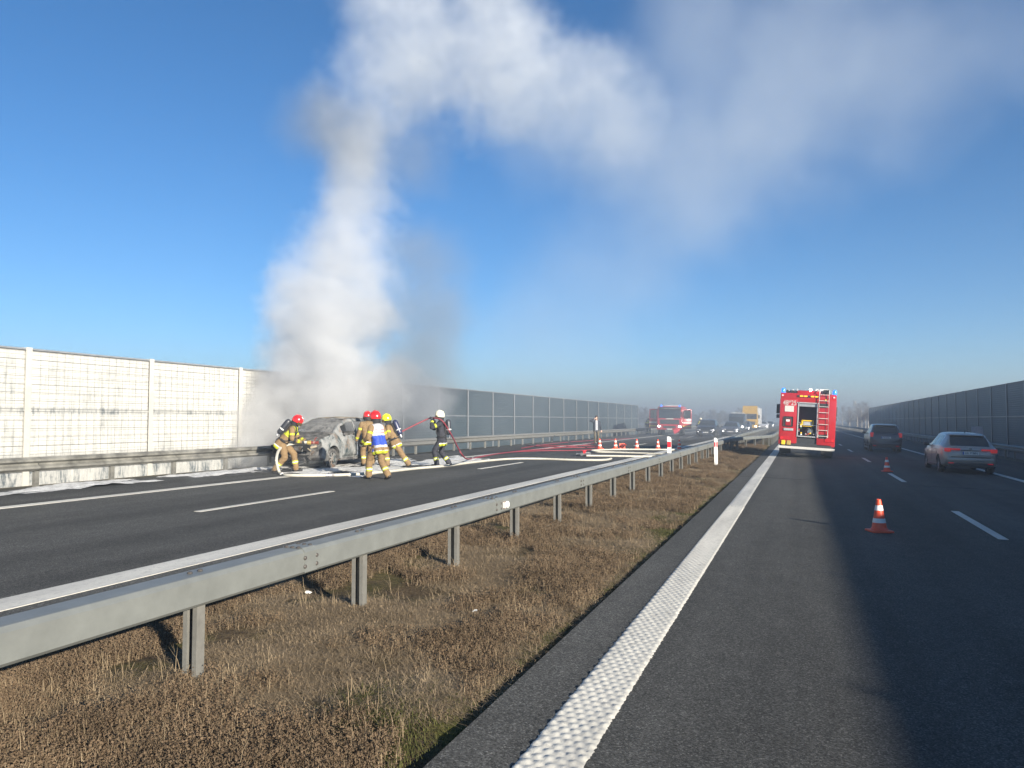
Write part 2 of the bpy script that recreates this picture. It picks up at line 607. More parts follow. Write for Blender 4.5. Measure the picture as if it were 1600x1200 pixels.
def ribbed_panel(h, side, m, name):
    """one 3.86 m acoustic cassette with pressed horizontal ribs"""
    bm = bmesh.new()
    prof = []
    n = max(3, int(h / 0.125))
    for k in range(n):
        z0, z1 = h * k / n, h * (k + 1) / n
        prof += [(0.0, z0 + 0.004), (0.010, z0 + 0.02), (0.010, z1 - 0.02), (0.0, z1 - 0.004)]
    prof += [(-0.1, h - 0.004), (-0.1, 0.004)]
    prof = [(x * side, z) for x, z in prof]
    extrude_profile(bm, prof, -1.93, 1.93)
    bmesh.ops.recalc_face_normals(bm, faces=bm.faces)
    return bm_obj(name, bm, m)
def i_beam(h, m):
    bm = bmesh.new()
    a, t = 0.085, 0.012
    prof = [(-a, -a), (a, -a), (a, -a + t), (t / 2, -a + t), (t / 2, a - t), (a, a - t), (a, a), (-a, a), (-a, a - t), (-t / 2, a - t), (-t / 2, -a + t), (-a, -a + t)]
    lo = [bm.verts.new((y, x, 0)) for x, y in prof]
    hi = [bm.verts.new((y, x, h)) for x, y in prof]
    for k in range(12):
        bm.faces.new((lo[k], lo[(k + 1) % 12], hi[(k + 1) % 12], hi[k]))
    bm.faces.new(hi)
    bm.faces.new(list(reversed(lo)))
    bmesh.ops.recalc_face_normals(bm, faces=bm.faces)
    return bm_obj('post', bm, m)
def wire_grid(h):
    bm = bmesh.new()
    for k in range(17):
        y = -1.9 + 3.8 * k / 16
        box(bm, (0, y, h / 2), (0.004, 0.0042, h))
    nz = int(h / 0.2)
    for k in range(nz + 1):
        box(bm, (0.0065, 0, h * k / nz), (0.004, 3.84, 0.005))
    return bm_obj('wire_grid', bm, M_WIRE)
def barrier(label, x, side, ys, zb, zj, zt, foamed_upto, wall_m, zplinth):
    root = empty('noise_barrier', (x, ys[0], zb), 0, label, 'noise barrier')
    lower = upper = post_a = post_b = wires = None
    def put(src, name, y, z, dx=0.0):
        o = src if src.parent is None and src.name.split('.')[0] == name and src.get('used') is None else bpy.data.objects.new(name, src.data)
        if o is not src:
            COL.objects.link(o)
        else:
            src['used'] = 1
        o.parent = root
        o.location = (dx, y - ys[0], z - zb)
        return o
    pl = ribbed_panel(zj - zplinth - 0.03, side, wall_m, 'panel')
    pu = ribbed_panel(zt - zj - 0.03, side, wall_m, 'panel')
    pa, pb = i_beam(zt - zb + 0.27, M_POST), i_beam(zt - zb + 0.27, M_POST_F)
    bm = bmesh.new(); box(bm, (0, 0, 0), (0.14, 3.9, 0.05), bevel=0.008)
    jr = bm_obj('joint_rail', bm, M_POST)
    bm = bmesh.new(); box(bm, (0, 0, 0), (0.14, 3.9, 0.07), bevel=0.008)
    jf = bm_obj('joint_rail', bm, wall_m)
    bm = bmesh.new(); box(bm, (0, 0, 0), (0.15, 3.99, 0.05), bevel=0.01)
    cap = bm_obj('cap_rail', bm, M_PLINTH)
    bm = bmesh.new(); box(bm, (0, 0, 0), (0.13, 3.88, zplinth - zb + 0.18), bevel=0.01)
    pn = bm_obj('plinth', bm, M_PLINTH if foamed_upto < 0 else wall_m)
    wl = wire_grid(zj - zplinth - 0.05) if foamed_upto > 0 else None
    wu = wire_grid(zt - zj - 0.05) if foamed_upto > 0 else None
    for i, y in enumerate(ys):
        put(pb if y < foamed_upto else pa, 'post', y, zb - 0.2)
        if i == len(ys) - 1:
            break
        yc = (y + ys[i + 1]) / 2
        put(pl, 'panel', yc, zplinth, 0.03 * side)
        put(pu, 'panel', yc, zj + 0.025, 0.03 * side)
        put(jr if y >= foamed_upto else jf, 'joint_rail', yc, zj, 0.02 * side if y >= foamed_upto else -0.03 * side)
        put(cap, 'cap_rail', yc, zt + 0.025)
        put(pn, 'plinth', yc, (zb + zplinth) / 2 - 0.09)
        if y < foamed_upto:
            put(wl, 'wire_grid', yc, zplinth + 0.02, 0.058 * side)
            put(wu, 'wire_grid', yc, zj + 0.03, 0.058 * side)
    for o in (pl, pu, pa, pb, jr, jf, cap, pn, wl, wu):
        if o is not None and o.parent is None:
            bpy.data.objects.remove(o)
    for o in root.children:
        if 'used' in o: del o['used']
    return root
WL = -18.6
barrier('long noise barrier behind the burning car, its near bays coated white with foam', WL, 1, [2.1 + 4.01 * k for k in range(0, 24)], 0.08, 2.02, 3.56, 25.0, M_WALL_L, 0.42)
WR = 11.8
barrier('shaded blue-grey noise barrier beyond the silver hatchback', WR, -1, [-26.4 + 4.0 * k for k in range(0, 45)], -0.45, 2.0, 3.92, -999, M_WALL_R, -0.15)

# ------------------------------------------------------------------ guard rails
def sigma_post(h, m):
    """open C section with the slot towards the camera side"""
    bm = bmesh.new()
    a, d, t, lip = 0.056, 0.036, 0.009, 0.034
    prof = [(-a, -d), (-a + lip, -d), (-a + lip, -d + t), (-a + t, -d + t), (-a + t, d - t), (a - t, d - t), (a - t, -d + t), (a - lip, -d + t), (a - lip, -d), (a, -d), (a, d), (-a, d)]
    lo = [bm.verts.new((x, y, 0)) for x, y in prof]
    hi = [bm.verts.new((x, y, h)) for x, y in prof]
    n = len(prof)
    for k in range(n):
        bm.faces.new((lo[k], lo[(k + 1) % n], hi[(k + 1) % n], hi[k]))
    bm.faces.new(hi); bm.faces.new(list(reversed(lo)))
    bmesh.ops.recalc_face_normals(bm, faces=bm.faces)
    return bm_obj('post', bm, m)
RX = -3.57
RTOP = 0.765
def box_rail_segment(L, name='rail_segment'):
    bm = bmesh.new()
    # hollow closed beam: upright lit face, flat top, chamfers, open slot below
    prof = [(0, 0.02), (0, 0.165), (-0.025, 0.192), (-0.045, 0.195), (-0.185, 0.195), (-0.205, 0.192), (-0.23, 0.165), (-0.23, 0.02), (-0.21, 0.0), (-0.15, 0.0), (-0.15, 0.006), (-0.205, 0.008), (-0.222, 0.024), (-0.222, 0.16), (-0.2, 0.186), (-0.03, 0.186), (-0.008, 0.16), (-0.008, 0.024), (-0.025, 0.008), (-0.08, 0.006), (-0.08, 0.0), (-0.02, 0.0)]
    extrude_profile(bm, prof, 0, L)
    bmesh.ops.recalc_face_normals(bm, faces=bm.faces)
    return bm_obj(name, bm, M_GALV)
def bolt_set():
    bm = bmesh.new()
    def bolt(x, y, z, ax):
        mt = Matrix.Translation((x, y, z)) @ (Matrix.Rotation(R(90), 4, 'Y') if ax == 'x' else Matrix.Identity(4))
        lathe(bm, [(0.017, 0), (0.017, 0.006), (0.011, 0.012), (0, 0.012)], 8, mt)
    for y in (-0.075, 0.075):
        for z in (0.06, 0.125):
            bolt(0.002, y, z, 'x')
        for x in (-0.06, -0.115, -0.17):
            bolt(x, y, 0.197, 'z')
    o = bm_obj('joint_bolts', bm, M_BOLT)
    o['kind'] = 'stuff'
    return o
def post_bolts():
    bm = bmesh.new()
    for y in (-0.045, 0.045):
        lathe(bm, [(0.017, 0), (0.017, 0.006), (0.011, 0.012), (0, 0.012)], 8, Matrix.Translation((-0.115, y, 0.197)))
    o = bm_obj('post_bolts', bm, M_BOLT)
    o['kind'] = 'stuff'
    return o
def box_guard_rail(label, path, seg, posts, z_at):
    """path: function distance-along -> (x, heading); segments end to end along y"""
    root = empty('guard_rail', (path(posts[0]), posts[0], z_at(path(posts[0]))), 0, label, 'guard rail')
    s0, b0, p0, k0 = box_rail_segment(seg + 0.002), bolt_set(), sigma_post(0.95, M_GALV_D), post_bolts()
    bm = bmesh.new()
    prof = [(0.006, 0.015), (0.006, 0.168), (-0.022, 0.2), (-0.2, 0.201), (-0.2, 0.197), (-0.025, 0.196), (0.0005, 0.166), (0.0005, 0.015)]
    extrude_profile(bm, prof, -0.16, 0.0)
    bmesh.ops.recalc_face_normals(bm, faces=bm.faces)
    sl0 = bm_obj('joint_sleeve', bm, M_GALV)
    base = Vector(root.location)
    first = {}
    def put(src, x, y, z, rz=0.0):
        nm = src.name.split('.')[0]
        if src.parent is None:
            o = src
            o.parent = root
        else:
            o = share(src, nm, root)
            if src.get('kind'): o['kind'] = src['kind']
        o.location = Vector((x, y, z)) - base
        o.rotation_euler = (0, 0, rz)
        return o
    y = seg_start = posts[0] - 0.9
    while y < posts[-1] + 1.0:
        x, x2 = path(y), path(y + seg)
        zt = RTOP - 0.195
        an = -math.atan2(x2 - x, seg)
        put(s0, x, y, zt, an)
        put(b0, x, y, zt, an)
        put(sl0, x, y + 0.08, zt, an)
        y += seg
    for q, y in enumerate(posts):
        x = path(y)
        an = -math.atan2(path(y + 0.5) - path(y - 0.5), 1.0)
        put(p0, x - 0.115, y, RTOP - 0.195 - 0.95 + 0.01, an)
        put(k0, x, y, RTOP - 0.195, an)
    return root
def pathA(y):
    return RX + (0.0 if y < 46 else -0.35 * min(1, (y - 46) / 12))
def pathB(y):
    t = min(1, max(0, (y - 44.5) / 13.0))
    return RX + 0.02 + 1.9 * (t * t * (3 - 2 * t))
GR = box_guard_rail('galvanised box beam guard rail along the dry grass median', pathA, 4.0, [-6 + 2.0 * k for k in range(0, 60)], median_z if False else (lambda x: 0.06))
box_guard_rail('second box beam rail branching towards the red fire engine on the median', pathB, 4.0, [45.4 + 2.0 * k for k in range(0, 40)], lambda x: 0.06)
# round reflector on the rail face
bm = bmesh.new()
mt = Matrix.Translation((0.0, 0, 0)) @ Matrix.Rotation(R(90), 4, 'Y')
lathe(bm, [(0.045, 0), (0.045, 0.03), (0.032, 0.04), (0, 0.042)], 14, mt)
box(bm, (0.01, -0.07, 0.0), (0.03, 0.05, 0.09), bevel=0.006, mi=1)
rf = bm_obj('reflector', bm, [M_WHITE, mat('rust', (0.16, 0.07, 0.035), 0.8)], GR)
pz = AX(790, 793, RX)
rf.location = Vector((RX + 0.004, pz.y, 0.665)) - Vector(GR.location)

def w_profile():
    return [(0.0, 0.0), (0.045, 0.03), (0.08, 0.055), (0.08, 0.095), (0.0, 0.14), (0.0, 0.17), (0.08, 0.215), (0.08, 0.255), (0.045, 0.28), (0.0, 0.31)]
def w_guard_rail(label, x, side, y0, n, zt, zground, m_beam, m_post, fade_m=None, fade=None):
    root = empty('guard_rail', (x, y0, zground), 0, label, 'guard rail')
    def seg(m):
        bm = bmesh.new()
        pr = [(a * side, b) for a, b in w_profile()]
        pr2 = [(a * side - 0.004 * side, b) for a, b in reversed(w_profile())]
        extrude_profile(bm, pr + pr2, 0, 4.02)
        bmesh.ops.recalc_face_normals(bm, faces=bm.faces)
        return bm_obj('beam', bm, m)
    def pst(m):
        o = sigma_post(1.05, m)
        return o
    sA, pA = seg(m_beam), pst(m_post)
    sB, pB = (seg(fade_m), pst(fade_m)) if fade_m else (None, None)
    for k in range(n):
        y = 4.0 * k
        s = sB if (fade_m and fade(y0 + y)) else sA
        p = pB if (fade_m and fade(y0 + y)) else pA
        o = s if s.parent is None else share(s, 'beam')
        o.parent = root
        o.location = (0, y, zt - 0.31 - zground)
        for q in (0.0, 2.0):
            o = p if p.parent is None else share(p, 'post')
            o.parent = root
            o.location = (-0.058 * side, y + q, zt - 0.05 - 1.05 - zground)
            o.rotation_euler = (0, 0, R(90) if side < 0 else R(-90))
    for o in (sA, pA, sB, pB):
        if o is not None and o.parent is None:
            bpy.data.objects.remove(o)
    return root
m_beam_soot = mat('sooty_foamed_steel', (0.15, 0.145, 0.125), 0.8, 0.0, var=0.75, vscale=2.6, bump=0.3, bscale=30)
m_beam_l = mat('weathered_rail', (0.20, 0.195, 0.175), 0.55, 0.25, var=0.15, vscale=3.0)
w_guard_rail('left verge corrugated guard rail, sooty and foam splashed beside the burnt car', -15.75, 1, 4.3, 62, 0.95, 0.25, m_beam_l, m_beam_l, m_beam_soot, lambda y: y < 28)
w_guard_rail('shaded corrugated guard rail in front of the blue-grey noise barrier', 10.75, -1, 2.0, 74, 0.42, -0.36, M_GALV, M_GALV_D)

# ================================================================== VEHICLES
def interp(tab, y):
    if y <= tab[0][0]:
        return tab[0][1]
    for (a, va), (b, vb) in zip(tab, tab[1:]):
        if y <= b:
            t = (y - a) / (b - a)
            t = t * t * (3 - 2 * t) * 0.5 + t * 0.5
            return va + (vb - va) * t
    return tab[-1][1]
def evaluated(o):
    dg = bpy.context.evaluated_depsgraph_get()
    return bpy.data.meshes.new_from_object(o.evaluated_get(dg))
def car_shell(sp, wheels_y, wr, mats, warp=0.0):
    """closed lofted shell; material 0 paint, 1 glass, 2 wheel arch"""
    ys = sorted(set([round(v, 3) for v in list(np.linspace(sp['top'][0][0], sp['top'][-1][0], 46)) + [p[0] for p in sp['top']] + sp['ws'] + sp['rw'] + [q for s in sp['side'] for q in s]]))
    bm = bmesh.new()
    rings = []
    for y in ys:
        top, belt, hw, rr, zb = (interp(sp[k], y) for k in ('top', 'belt', 'hw', 'roofw', 'bot'))
        belt = min(belt, top - 0.03)
        hc = top - belt
        tw = hw * rr
        half = [(0, zb), (0.80 * hw, zb), (0.965 * hw, zb + 0.07), (hw, zb + 0.42 * (belt - zb)), (0.985 * hw, zb + 0.80 * (belt - zb)), (0.955 * hw, belt)]
        gb, gt = min(0.03, hc * 0.2), 0.80
        ex, ez = tw, top - min(0.075, 0.25 * hc)
        lx = lambda t: 0.955 * hw + (ex - 0.955 * hw) * t
        lz = lambda t: belt + (ez - belt) * t
        half += [(lx(gb / max(hc, .05)), lz(gb / max(hc, .05))), (lx(0.88), lz(0.88)), (ex, ez), (tw * 0.9, top - min(0.03, 0.1 * hc)), (tw * 0.5, top - min(0.008, 0.03 * hc)), (0, top)]
        pts = half + [(-x, z) for x, z in reversed(half[1:-1])]
        rings.append([bm.verts.new((x, y, z)) for x, z in pts])
    n = len(rings[0])
    def inr(y, rs):
        return any(a - 1e-4 <= y <= b + 1e-4 for a, b in rs)
    H = 11
    for j in range(len(ys) - 1):
        ym = (ys[j] + ys[j + 1]) / 2
        for k in range(n):
            f = bm.faces.new((rings[j][k], rings[j][(k + 1) % n], rings[j + 1][(k + 1) % n], rings[j + 1][k]))
            kk = k if k < H else n - 1 - k
            mi = 0
            if kk in (9, 10) and (inr(ym, [sp['ws']]) or inr(ym, [sp['rw']])):
                mi = 1
            if kk == 6 and inr(ym, sp['side']):
                mi = 1
            f.material_index = mi
            f.smooth = True
    bm.faces.new(list(reversed(rings[0])))
    bm.faces.new(rings[-1])
    bmesh.ops.recalc_face_normals(bm, faces=bm.faces)
    if warp:
        for v in bm.verts:
            v.co += Vector((noise.noise(v.co * 2.3), noise.noise(v.co * 2.3 + Vector((5, 0, 0))), noise.noise(v.co * 2.3 + Vector((0, 9, 0))))) * warp
    o = bm_obj('body', bm, mats)
    cb = bmesh.new()
    hwm = max(v for _, v in sp['hw'])
    for wy in wheels_y:
        for s in (-1, 1):
            lathe(cb, [(0, -0.3), (wr + 0.045, -0.3), (wr + 0.045, 0.3), (0, 0.3)], 28, Matrix.Translation((s * hwm, wy, wr)) @ Matrix.Rotation(R(90), 4, 'Y'), 2)
    bmesh.ops.recalc_face_normals(cb, faces=cb.faces)
    co = bm_obj('cut', cb, mats)
    md = o.modifiers.new('b', 'BOOLEAN')
    md.object = co
    md.operation = 'DIFFERENCE'
    md.solver = 'EXACT'
    me = evaluated(o)
    bpy.data.objects.remove(o)
    bpy.data.objects.remove(co)
    return me
def split_glass(me, root, mats, keep_glass=True, names=('windscreen', 'rear_window', 'window'), glass_in=0.004):
    bm = bmesh.new()
    bm.from_mesh(me)
    gl = [f for f in bm.faces if f.material_index == 1]
    islands, seen = [], set()
    for f in gl:
        if f in seen:
            continue
        st, isl = [f], []
        seen.add(f)
        while st:
            g = st.pop()
            isl.append(g)
            for e in g.edges:
                for h in e.link_faces:
                    if h.material_index == 1 and h not in seen:
                        seen.add(h); st.append(h)
        islands.append(isl)
    if keep_glass:
        for isl in islands:
            vmap, vs_, fs = {}, [], []
            for f in isl:
                ff = []
                for v in f.verts:
                    if v not in vmap:
                        vmap[v] = len(vs_)
                        vs_.append(v.co - v.normal * glass_in)
                    ff.append(vmap[v])
                fs.append(ff)
            c = sum((Vector(v) for v in vs_), Vector()) / len(vs_)
            nm = names[2] if abs(c.x) > 0.25 else (names[0] if c.y > 0 else names[1])
            mesh_obj(nm, vs_, fs, mats[1], root, True)
    bmesh.ops.delete(bm, geom=gl, context='FACES')
    for f in bm.faces:
        f.smooth = True
    o = bm_obj('body', bm, [mats[0], mats[1], mats[2]], root, True)
    return o
def wheel(root, x, y, r, wdt, side, m_tyre, m_rim, spokes=5, burnt=False):
    mt = Matrix.Translation((0, 0, 0)) @ Matrix.Rotation(R(90) * side, 4, 'Y')
    we = bpy.data.objects.new('wheel', None)
    bm = bmesh.new()
    h = wdt / 2
    lathe(bm, [(r * 0.62, -h), (r * 0.9, -h), (r * 0.985, -h * 0.7), (r, -h * 0.3), (r, h * 0.3), (r * 0.985, h * 0.7), (r * 0.9, h), (r * 0.66, h * 0.96), (r * 0.62, h * 0.8), (r * 0.6, -h)], 26, mt)
    bmesh.ops.recalc_face_normals(bm, faces=bm.faces)
    we = bm_obj('wheel', bm, m_tyre, root, True)
    we.location = (x, y, r)
    bm = bmesh.new()
    lathe(bm, [(r * 0.63, h * 0.82), (r * 0.57, h * 0.78), (r * 0.54, 0), (r * 0.54, -h * .6)], 26, mt)
    lathe(bm, [(0, h * 0.72), (r * 0.13, h * 0.72), (r * 0.15, h * 0.55), (r * 0.15, h * 0.1), (0, h * .1)], 14, mt)
    for k in range(spokes):
        a = 2 * math.pi * k / spokes + 0.3
        mm = mt @ Matrix.Rotation(a, 4, 'Z') @ Matrix.Translation((r * 0.34, 0, h * 0.52))
        box(bm, (0, 0, 0), (r * 0.46, r * 0.13, h * 0.22), mm, bevel=0.006)
    bm_obj('rim', bm, m_rim, we, True)
    bm = bmesh.new()
    lathe(bm, [(0, h * 0.02), (r * 0.5, h * 0.02), (r * 0.5, -h * 0.2), (0, -h * .2)], 20, mt)
    bm_obj('brake_disc', bm, M_DARK, we)
    return we
M_GLASS = mat('tinted_glass', (0.012, 0.016, 0.018), 0.06, var=0.02, spec=0.8)
M_ARCH = mat('wheel_arch', (0.012, 0.012, 0.013), 0.9)
M_TYRE = mat('tyre', (0.022, 0.022, 0.023), 0.85, bump=0.2)
M_RIM = mat('alloy_rim', (0.42, 0.42, 0.43), 0.35, 0.7)
M_RIM_D = mat('dark_rim', (0.10, 0.10, 0.105), 0.4, 0.6)
M_TAIL = mat('tail_lamp_red', (0.34, 0.008, 0.012), 0.18, var=0.1, emit=(1.0, 0.04, 0.05), es=0.05)
M_TAIL_ON = mat('tail_lamp_lit', (0.5, 0.01, 0.015), 0.18, emit=(1.0, 0.06, 0.07), es=0.07)
M_HEAD_ON = mat('headlamp_lit', (0.9, 0.9, 0.88), 0.2, emit=(1.0, 0.97, 0.9), es=9.0)
M_HEAD = mat('headlamp', (0.55, 0.56, 0.58), 0.12, 0.3)
M_PLATE = mat('number_plate', (0.70, 0.70, 0.68), 0.4, var=0.03)
M_PLATE_TXT = mat('plate_print', (0.02, 0.02, 0.025), 0.5)
M_PLATE_BLUE = mat('plate_band', (0.02, 0.08, 0.4), 0.4)
M_ORANGE_L = mat('amber_lamp', (0.8, 0.3, 0.02), 0.3, emit=(1.0, 0.24, 0.01), es=1.1)
M_BLUE_L = mat('blue_beacon', (0.03, 0.16, 0.8), 0.15, emit=(0.02, 0.16, 1.0), es=0.7)
def face_back(x, y, z):           # text plane looking to -y (a rear face)
    return Matrix.Translation((x, y, z)) @ Matrix.Rotation(R(90), 4, 'X')
def face_front(x, y, z):
    return Matrix.Translation((x, y, z)) @ Matrix.Rotation(R(180), 4, 'Z') @ Matrix.Rotation(R(90), 4, 'X')
def plate(root, x, y, z, s, rear=True):
    d = -1 if rear else 1
    bm = bmesh.new()
    box(bm, (x, y, z), (0.52, 0.012, 0.114), bevel=0.004)
    p = bm_obj('number_plate', bm, M_PLATE, root)
    bm = bmesh.new()
    box(bm, (x - 0.237 * (1 if rear else -1), y + d * 0.0075, z), (0.04, 0.004, 0.104))
    bm_obj('plate_band', bm, M_PLATE_BLUE, p)
    text_mesh('plate_print', s, 0.108, M_PLATE_TXT, p, (face_back if rear else face_front)(x + 0.02 * (1 if rear else -1), y + d * 0.008, z), 0.002, xs=0.82)
    return p
def simple_part(name, root, m, boxes, bevel=0.01, smooth=False):
    bm = bmesh.new()
    for b in boxes:
        box(bm, b[0], b[1], b[2] if len(b) > 2 else None, bevel)
    return bm_obj(name, bm, m, root, smooth)
def mirrors(root, hw, y, z, m, both=True):
    for s in (-1, 1):
        bm = bmesh.new()
        box(bm, (s * (hw + 0.10), y, z + 0.03), (0.19, 0.10, 0.13), Matrix.Rotation(R(-8 * s), 4, 'Z'), 0.03)
        box(bm, (s * (hw + 0.0), y + 0.01, z - 0.02), (0.10, 0.05, 0.035), None, 0.008)
        bm_obj('mirror', bm, m, root, True)

HATCH = dict(
    top=[(-2.18, 0.70), (-2.14, 0.93), (-2.05, 1.0), (-1.62, 1.34), (-1.35, 1.455), (-0.9, 1.485), (-0.2, 1.495), (0.25, 1.46), (0.62, 1.30), (1.10, 1.02), (1.35, 0.94), (1.85, 0.84), (2.1, 0.70), (2.18, 0.52)],
    belt=[(-2.18, 0.66), (-2.05, 0.93), (-1.5, 0.985), (0, 0.945), (1.0, 0.90), (1.8, 0.78), (2.18, 0.5)],
    hw=[(-2.18, 0.74), (-2.12, 0.83), (-1.9, 0.885), (-1.2, 0.90), (1.2, 0.90), (1.8, 0.86), (2.05, 0.75), (2.18, 0.62)],
    roofw=[(-2.18, 0.86), (-2.0, 0.80), (-1.5, 0.69), (0.2, 0.675), (0.7, 0.74), (1.1, 0.86), (2.18, 0.9)],
    bot=[(-2.18, 0.36), (-2.0, 0.25), (-1.5, 0.20), (1.6, 0.19), (2.18, 0.28)],
    ws=[0.27, 1.07], rw=[-2.04, -1.50], side=[[-1.28, -0.98], [-0.93, -0.12], [-0.05, 0.68]])
MPV = dict(
    top=[(-2.25, 0.75), (-2.2, 1.0), (-2.12, 1.1), (-1.95, 1.40), (-1.7, 1.52), (-1.2, 1.58), (-0.3, 1.60), (0.2, 1.575), (0.62, 1.44), (1.28, 1.11), (1.5, 1.06), (1.95, 0.95), (2.18, 0.82), (2.25, 0.62)],
    belt=[(-2.25, 0.72), (-2.1, 1.02), (-1.2, 1.04), (0, 1.0), (1.2, 0.98), (1.9, 0.86), (2.25, 0.58)],
    hw=[(-2.25, 0.78), (-2.15, 0.87), (-1.8, 0.91), (1.4, 0.92), (1.9, 0.88), (2.15, 0.76), (2.25, 0.66)],
    roofw=[(-2.25, 0.88), (-2.0, 0.78), (-1.5, 0.73), (0.2, 0.72), (0.9, 0.80), (1.28, 0.88), (2.25, 0.9)],
    bot=[(-2.25, 0.36), (-2.0, 0.26), (1.7, 0.24), (2.25, 0.34)],
    ws=[0.24, 1.22], rw=[-2.1, -1.78], side=[[-1.7, -1.22], [-1.14, -0.22], [-0.13, 0.72]])
SUVP = dict(
    top=[(-2.2, 0.80), (-2.17, 1.05), (-2.1, 1.14), (-1.85, 1.50), (-1.6, 1.64), (-1.0, 1.69), (-0.1, 1.69), (0.3, 1.65), (0.68, 1.45), (1.12, 1.17), (1.4, 1.09), (1.9, 1.0), (2.14, 0.86), (2.2, 0.66)],
    belt=[(-2.2, 0.78), (-2.1, 1.05), (-1.2, 1.09), (0, 1.05), (1.0, 1.03), (1.9, 0.92), (2.2, 0.62)],
    hw=[(-2.2, 0.80), (-2.1, 0.88), (-1.8, 0.92), (1.5, 0.92), (1.95, 0.88), (2.12, 0.80), (2.2, 0.72)],
    roofw=[(-2.2, 0.88), (-1.9, 0.78), (-1.5, 0.74), (0.3, 0.73), (0.8, 0.80), (1.12, 0.88), (2.2, 0.9)],
    bot=[(-2.2, 0.42), (-2.0, 0.32), (1.7, 0.30), (2.2, 0.4)],
    ws=[0.33, 1.08], rw=[-2.08, -1.66], side=[[-1.52, -1.14], [-1.06, -0.18], [-0.10, 0.74]])
def build_car(name, label, cat, sp, paint, loc, rz, plate_txt='', lit_front=False, lit_rear=False, detail=True, group=None, wr=0.315, roll=0.0, tail='wide', ring_drl=False):
    root = empty(name, loc, rz, label, cat, group, ry=roll)
    mats = [paint, M_GLASS, M_ARCH]
    wy = (-1.30, 1.33)
    me = car_shell(sp, wy, wr, mats)
    split_glass(me, root, mats)
    hwm = max(v for _, v in sp['hw'])
    for y in wy:
        for s in (-1, 1):
            wheel(root, s * (hwm - 0.115), y, wr, 0.2, s, M_TYRE, M_RIM)
    yr, yf = sp['top'][0][0], sp['top'][-1][0]
    zbelt = interp(sp['belt'], yr + 0.2)
    mirrors(root, hwm - 0.05, 0.72, interp(sp['belt'], 0.7) + 0.04, paint if not detail else M_DARK)
    # rear
    lm = M_TAIL_ON if lit_rear else M_TAIL
    for s in (-1, 1):
        if tail == 'wide':
            bm = bmesh.new()
            box(bm, (s * 0.71, yr + 0.07, zbelt - 0.085), (0.21, 0.20, 0.135), Matrix.Rotation(R(24 * s), 4, 'Z'), 0.03)
            lo = bm_obj('tail_lamp', bm, lm, root, True)
            bm = bmesh.new()
            box(bm, (s * 0.48, yr + 0.015, zbelt - 0.055), (0.30, 0.08, 0.062), Matrix.Rotation(R(5 * s), 4, 'Z'), 0.02)
            bm_obj('lamp_inner', bm, lm, lo, True)
        else:
            bm = bmesh.new()
            box(bm, (s * 0.76, yr + 0.10, zbelt - 0.02), (0.17, 0.2, 0.27), Matrix.Rotation(R(24 * s), 4, 'Z'), 0.04)
            bm_obj('tail_lamp', bm, lm, root, True)
    simple_part('rear_bumper', root, paint, [((0, yr + 0.045, 0.50), (1.5, 0.13, 0.17))], 0.05, True)
    simple_part('bumper_skirt', root, M_DARK, [((0, yr + 0.075, 0.335), (1.46, 0.16, 0.17))], 0.03, True)
    for s in (-1, 1):
        simple_part('reflector', root, M_TAIL, [((s * 0.62, yr - 0.004, 0.385), (0.17, 0.02, 0.04))], 0.006)
    if tail == 'wide':
        simple_part('tailgate_trim', root, M_DARK, [((0, yr - 0.006, zbelt - 0.085), (0.62, 0.02, 0.022)), ], 0.004)
        simple_part('tailgate_crease', root, M_ARCH, [((0, yr - 0.002, 0.605), (1.25, 0.012, 0.022))], 0.003)
        bm = bmesh.new()
        lathe(bm, [(0, 0.014), (0.045, 0.014), (0.05, 0)], 16, Matrix.Translation((0, yr - 0.002, zbelt - 0.035)) @ Matrix.Rotation(R(90), 4, 'X'))
        bm_obj('badge', bm, M_CHROME, root)
    if plate_txt:
        plate(root, 0, yr - 0.012, zbelt - 0.185, plate_txt, True)
        plate(root, 0, yf + 0.01, 0.46, plate_txt, False)
    simple_part('roof_spoiler', root, paint, [((0, sp['rw'][1] - 0.03, interp(sp['top'], sp['rw'][1]) + 0.005), (1.08, 0.16, 0.03), Matrix.Rotation(R(12), 4, 'X'))], 0.012, True)
    bm = bmesh.new()
    tube(bm, [(0, -1.15, 1.45), (0, -1.22, 1.50), (0, -1.27, sp['top'][5][1] + 0.09)], [0.02, 0.012, 0.006], 6)
    bm_obj('aerial', bm, M_DARK, root)
    # wiper, door handles, door gaps
    for s in (-1, 1):
        for yy in (-0.78, 0.10):
            simple_part('door_handle', root, paint, [((s * (hwm * 0.985), yy, 0.86), (0.035, 0.17, 0.03))], 0.01)
        for yy in (-0.99, -0.085, 0.80):
            simple_part('door_gap', root, M_ARCH, [((s * (hwm * 0.985), yy, 0.60), (0.03, 0.007, 0.32))], 0.0)
        simple_part('sill', root, M_DARK, [((s * (hwm - 0.07), 0.0, 0.235), (0.12, 1.95, 0.09))], 0.02, True)
    # front
    for s in (-1, 1):
        bm = bmesh.new()
        box(bm, (s * 0.60, yf - 0.11, 0.70), (0.36, 0.24, 0.12), Matrix.Rotation(R(-24 * s), 4, 'Z'), 0.03)
        hl = bm_obj('headlamp', bm, M_HEAD, root, True)
        if lit_front:
            bm = bmesh.new()
            box(bm, (s * 0.61, yf - 0.025, 0.715), (0.30, 0.05, 0.045), Matrix.Rotation(R(-22 * s), 4, 'Z'), 0.012)
            box(bm, (s * 0.66, yf - 0.03, 0.53), (0.08, 0.06, 0.06), None, 0.015)
            bm_obj('lamp_glow', bm, M_HEAD_ON, hl)
    simple_part('grille', root, M_DARK, [((0, yf - 0.01, 0.62), (0.72, 0.05, 0.14)), ((0, yf - 0.02, 0.38), (1.1, 0.08, 0.13))], 0.02)
    return root

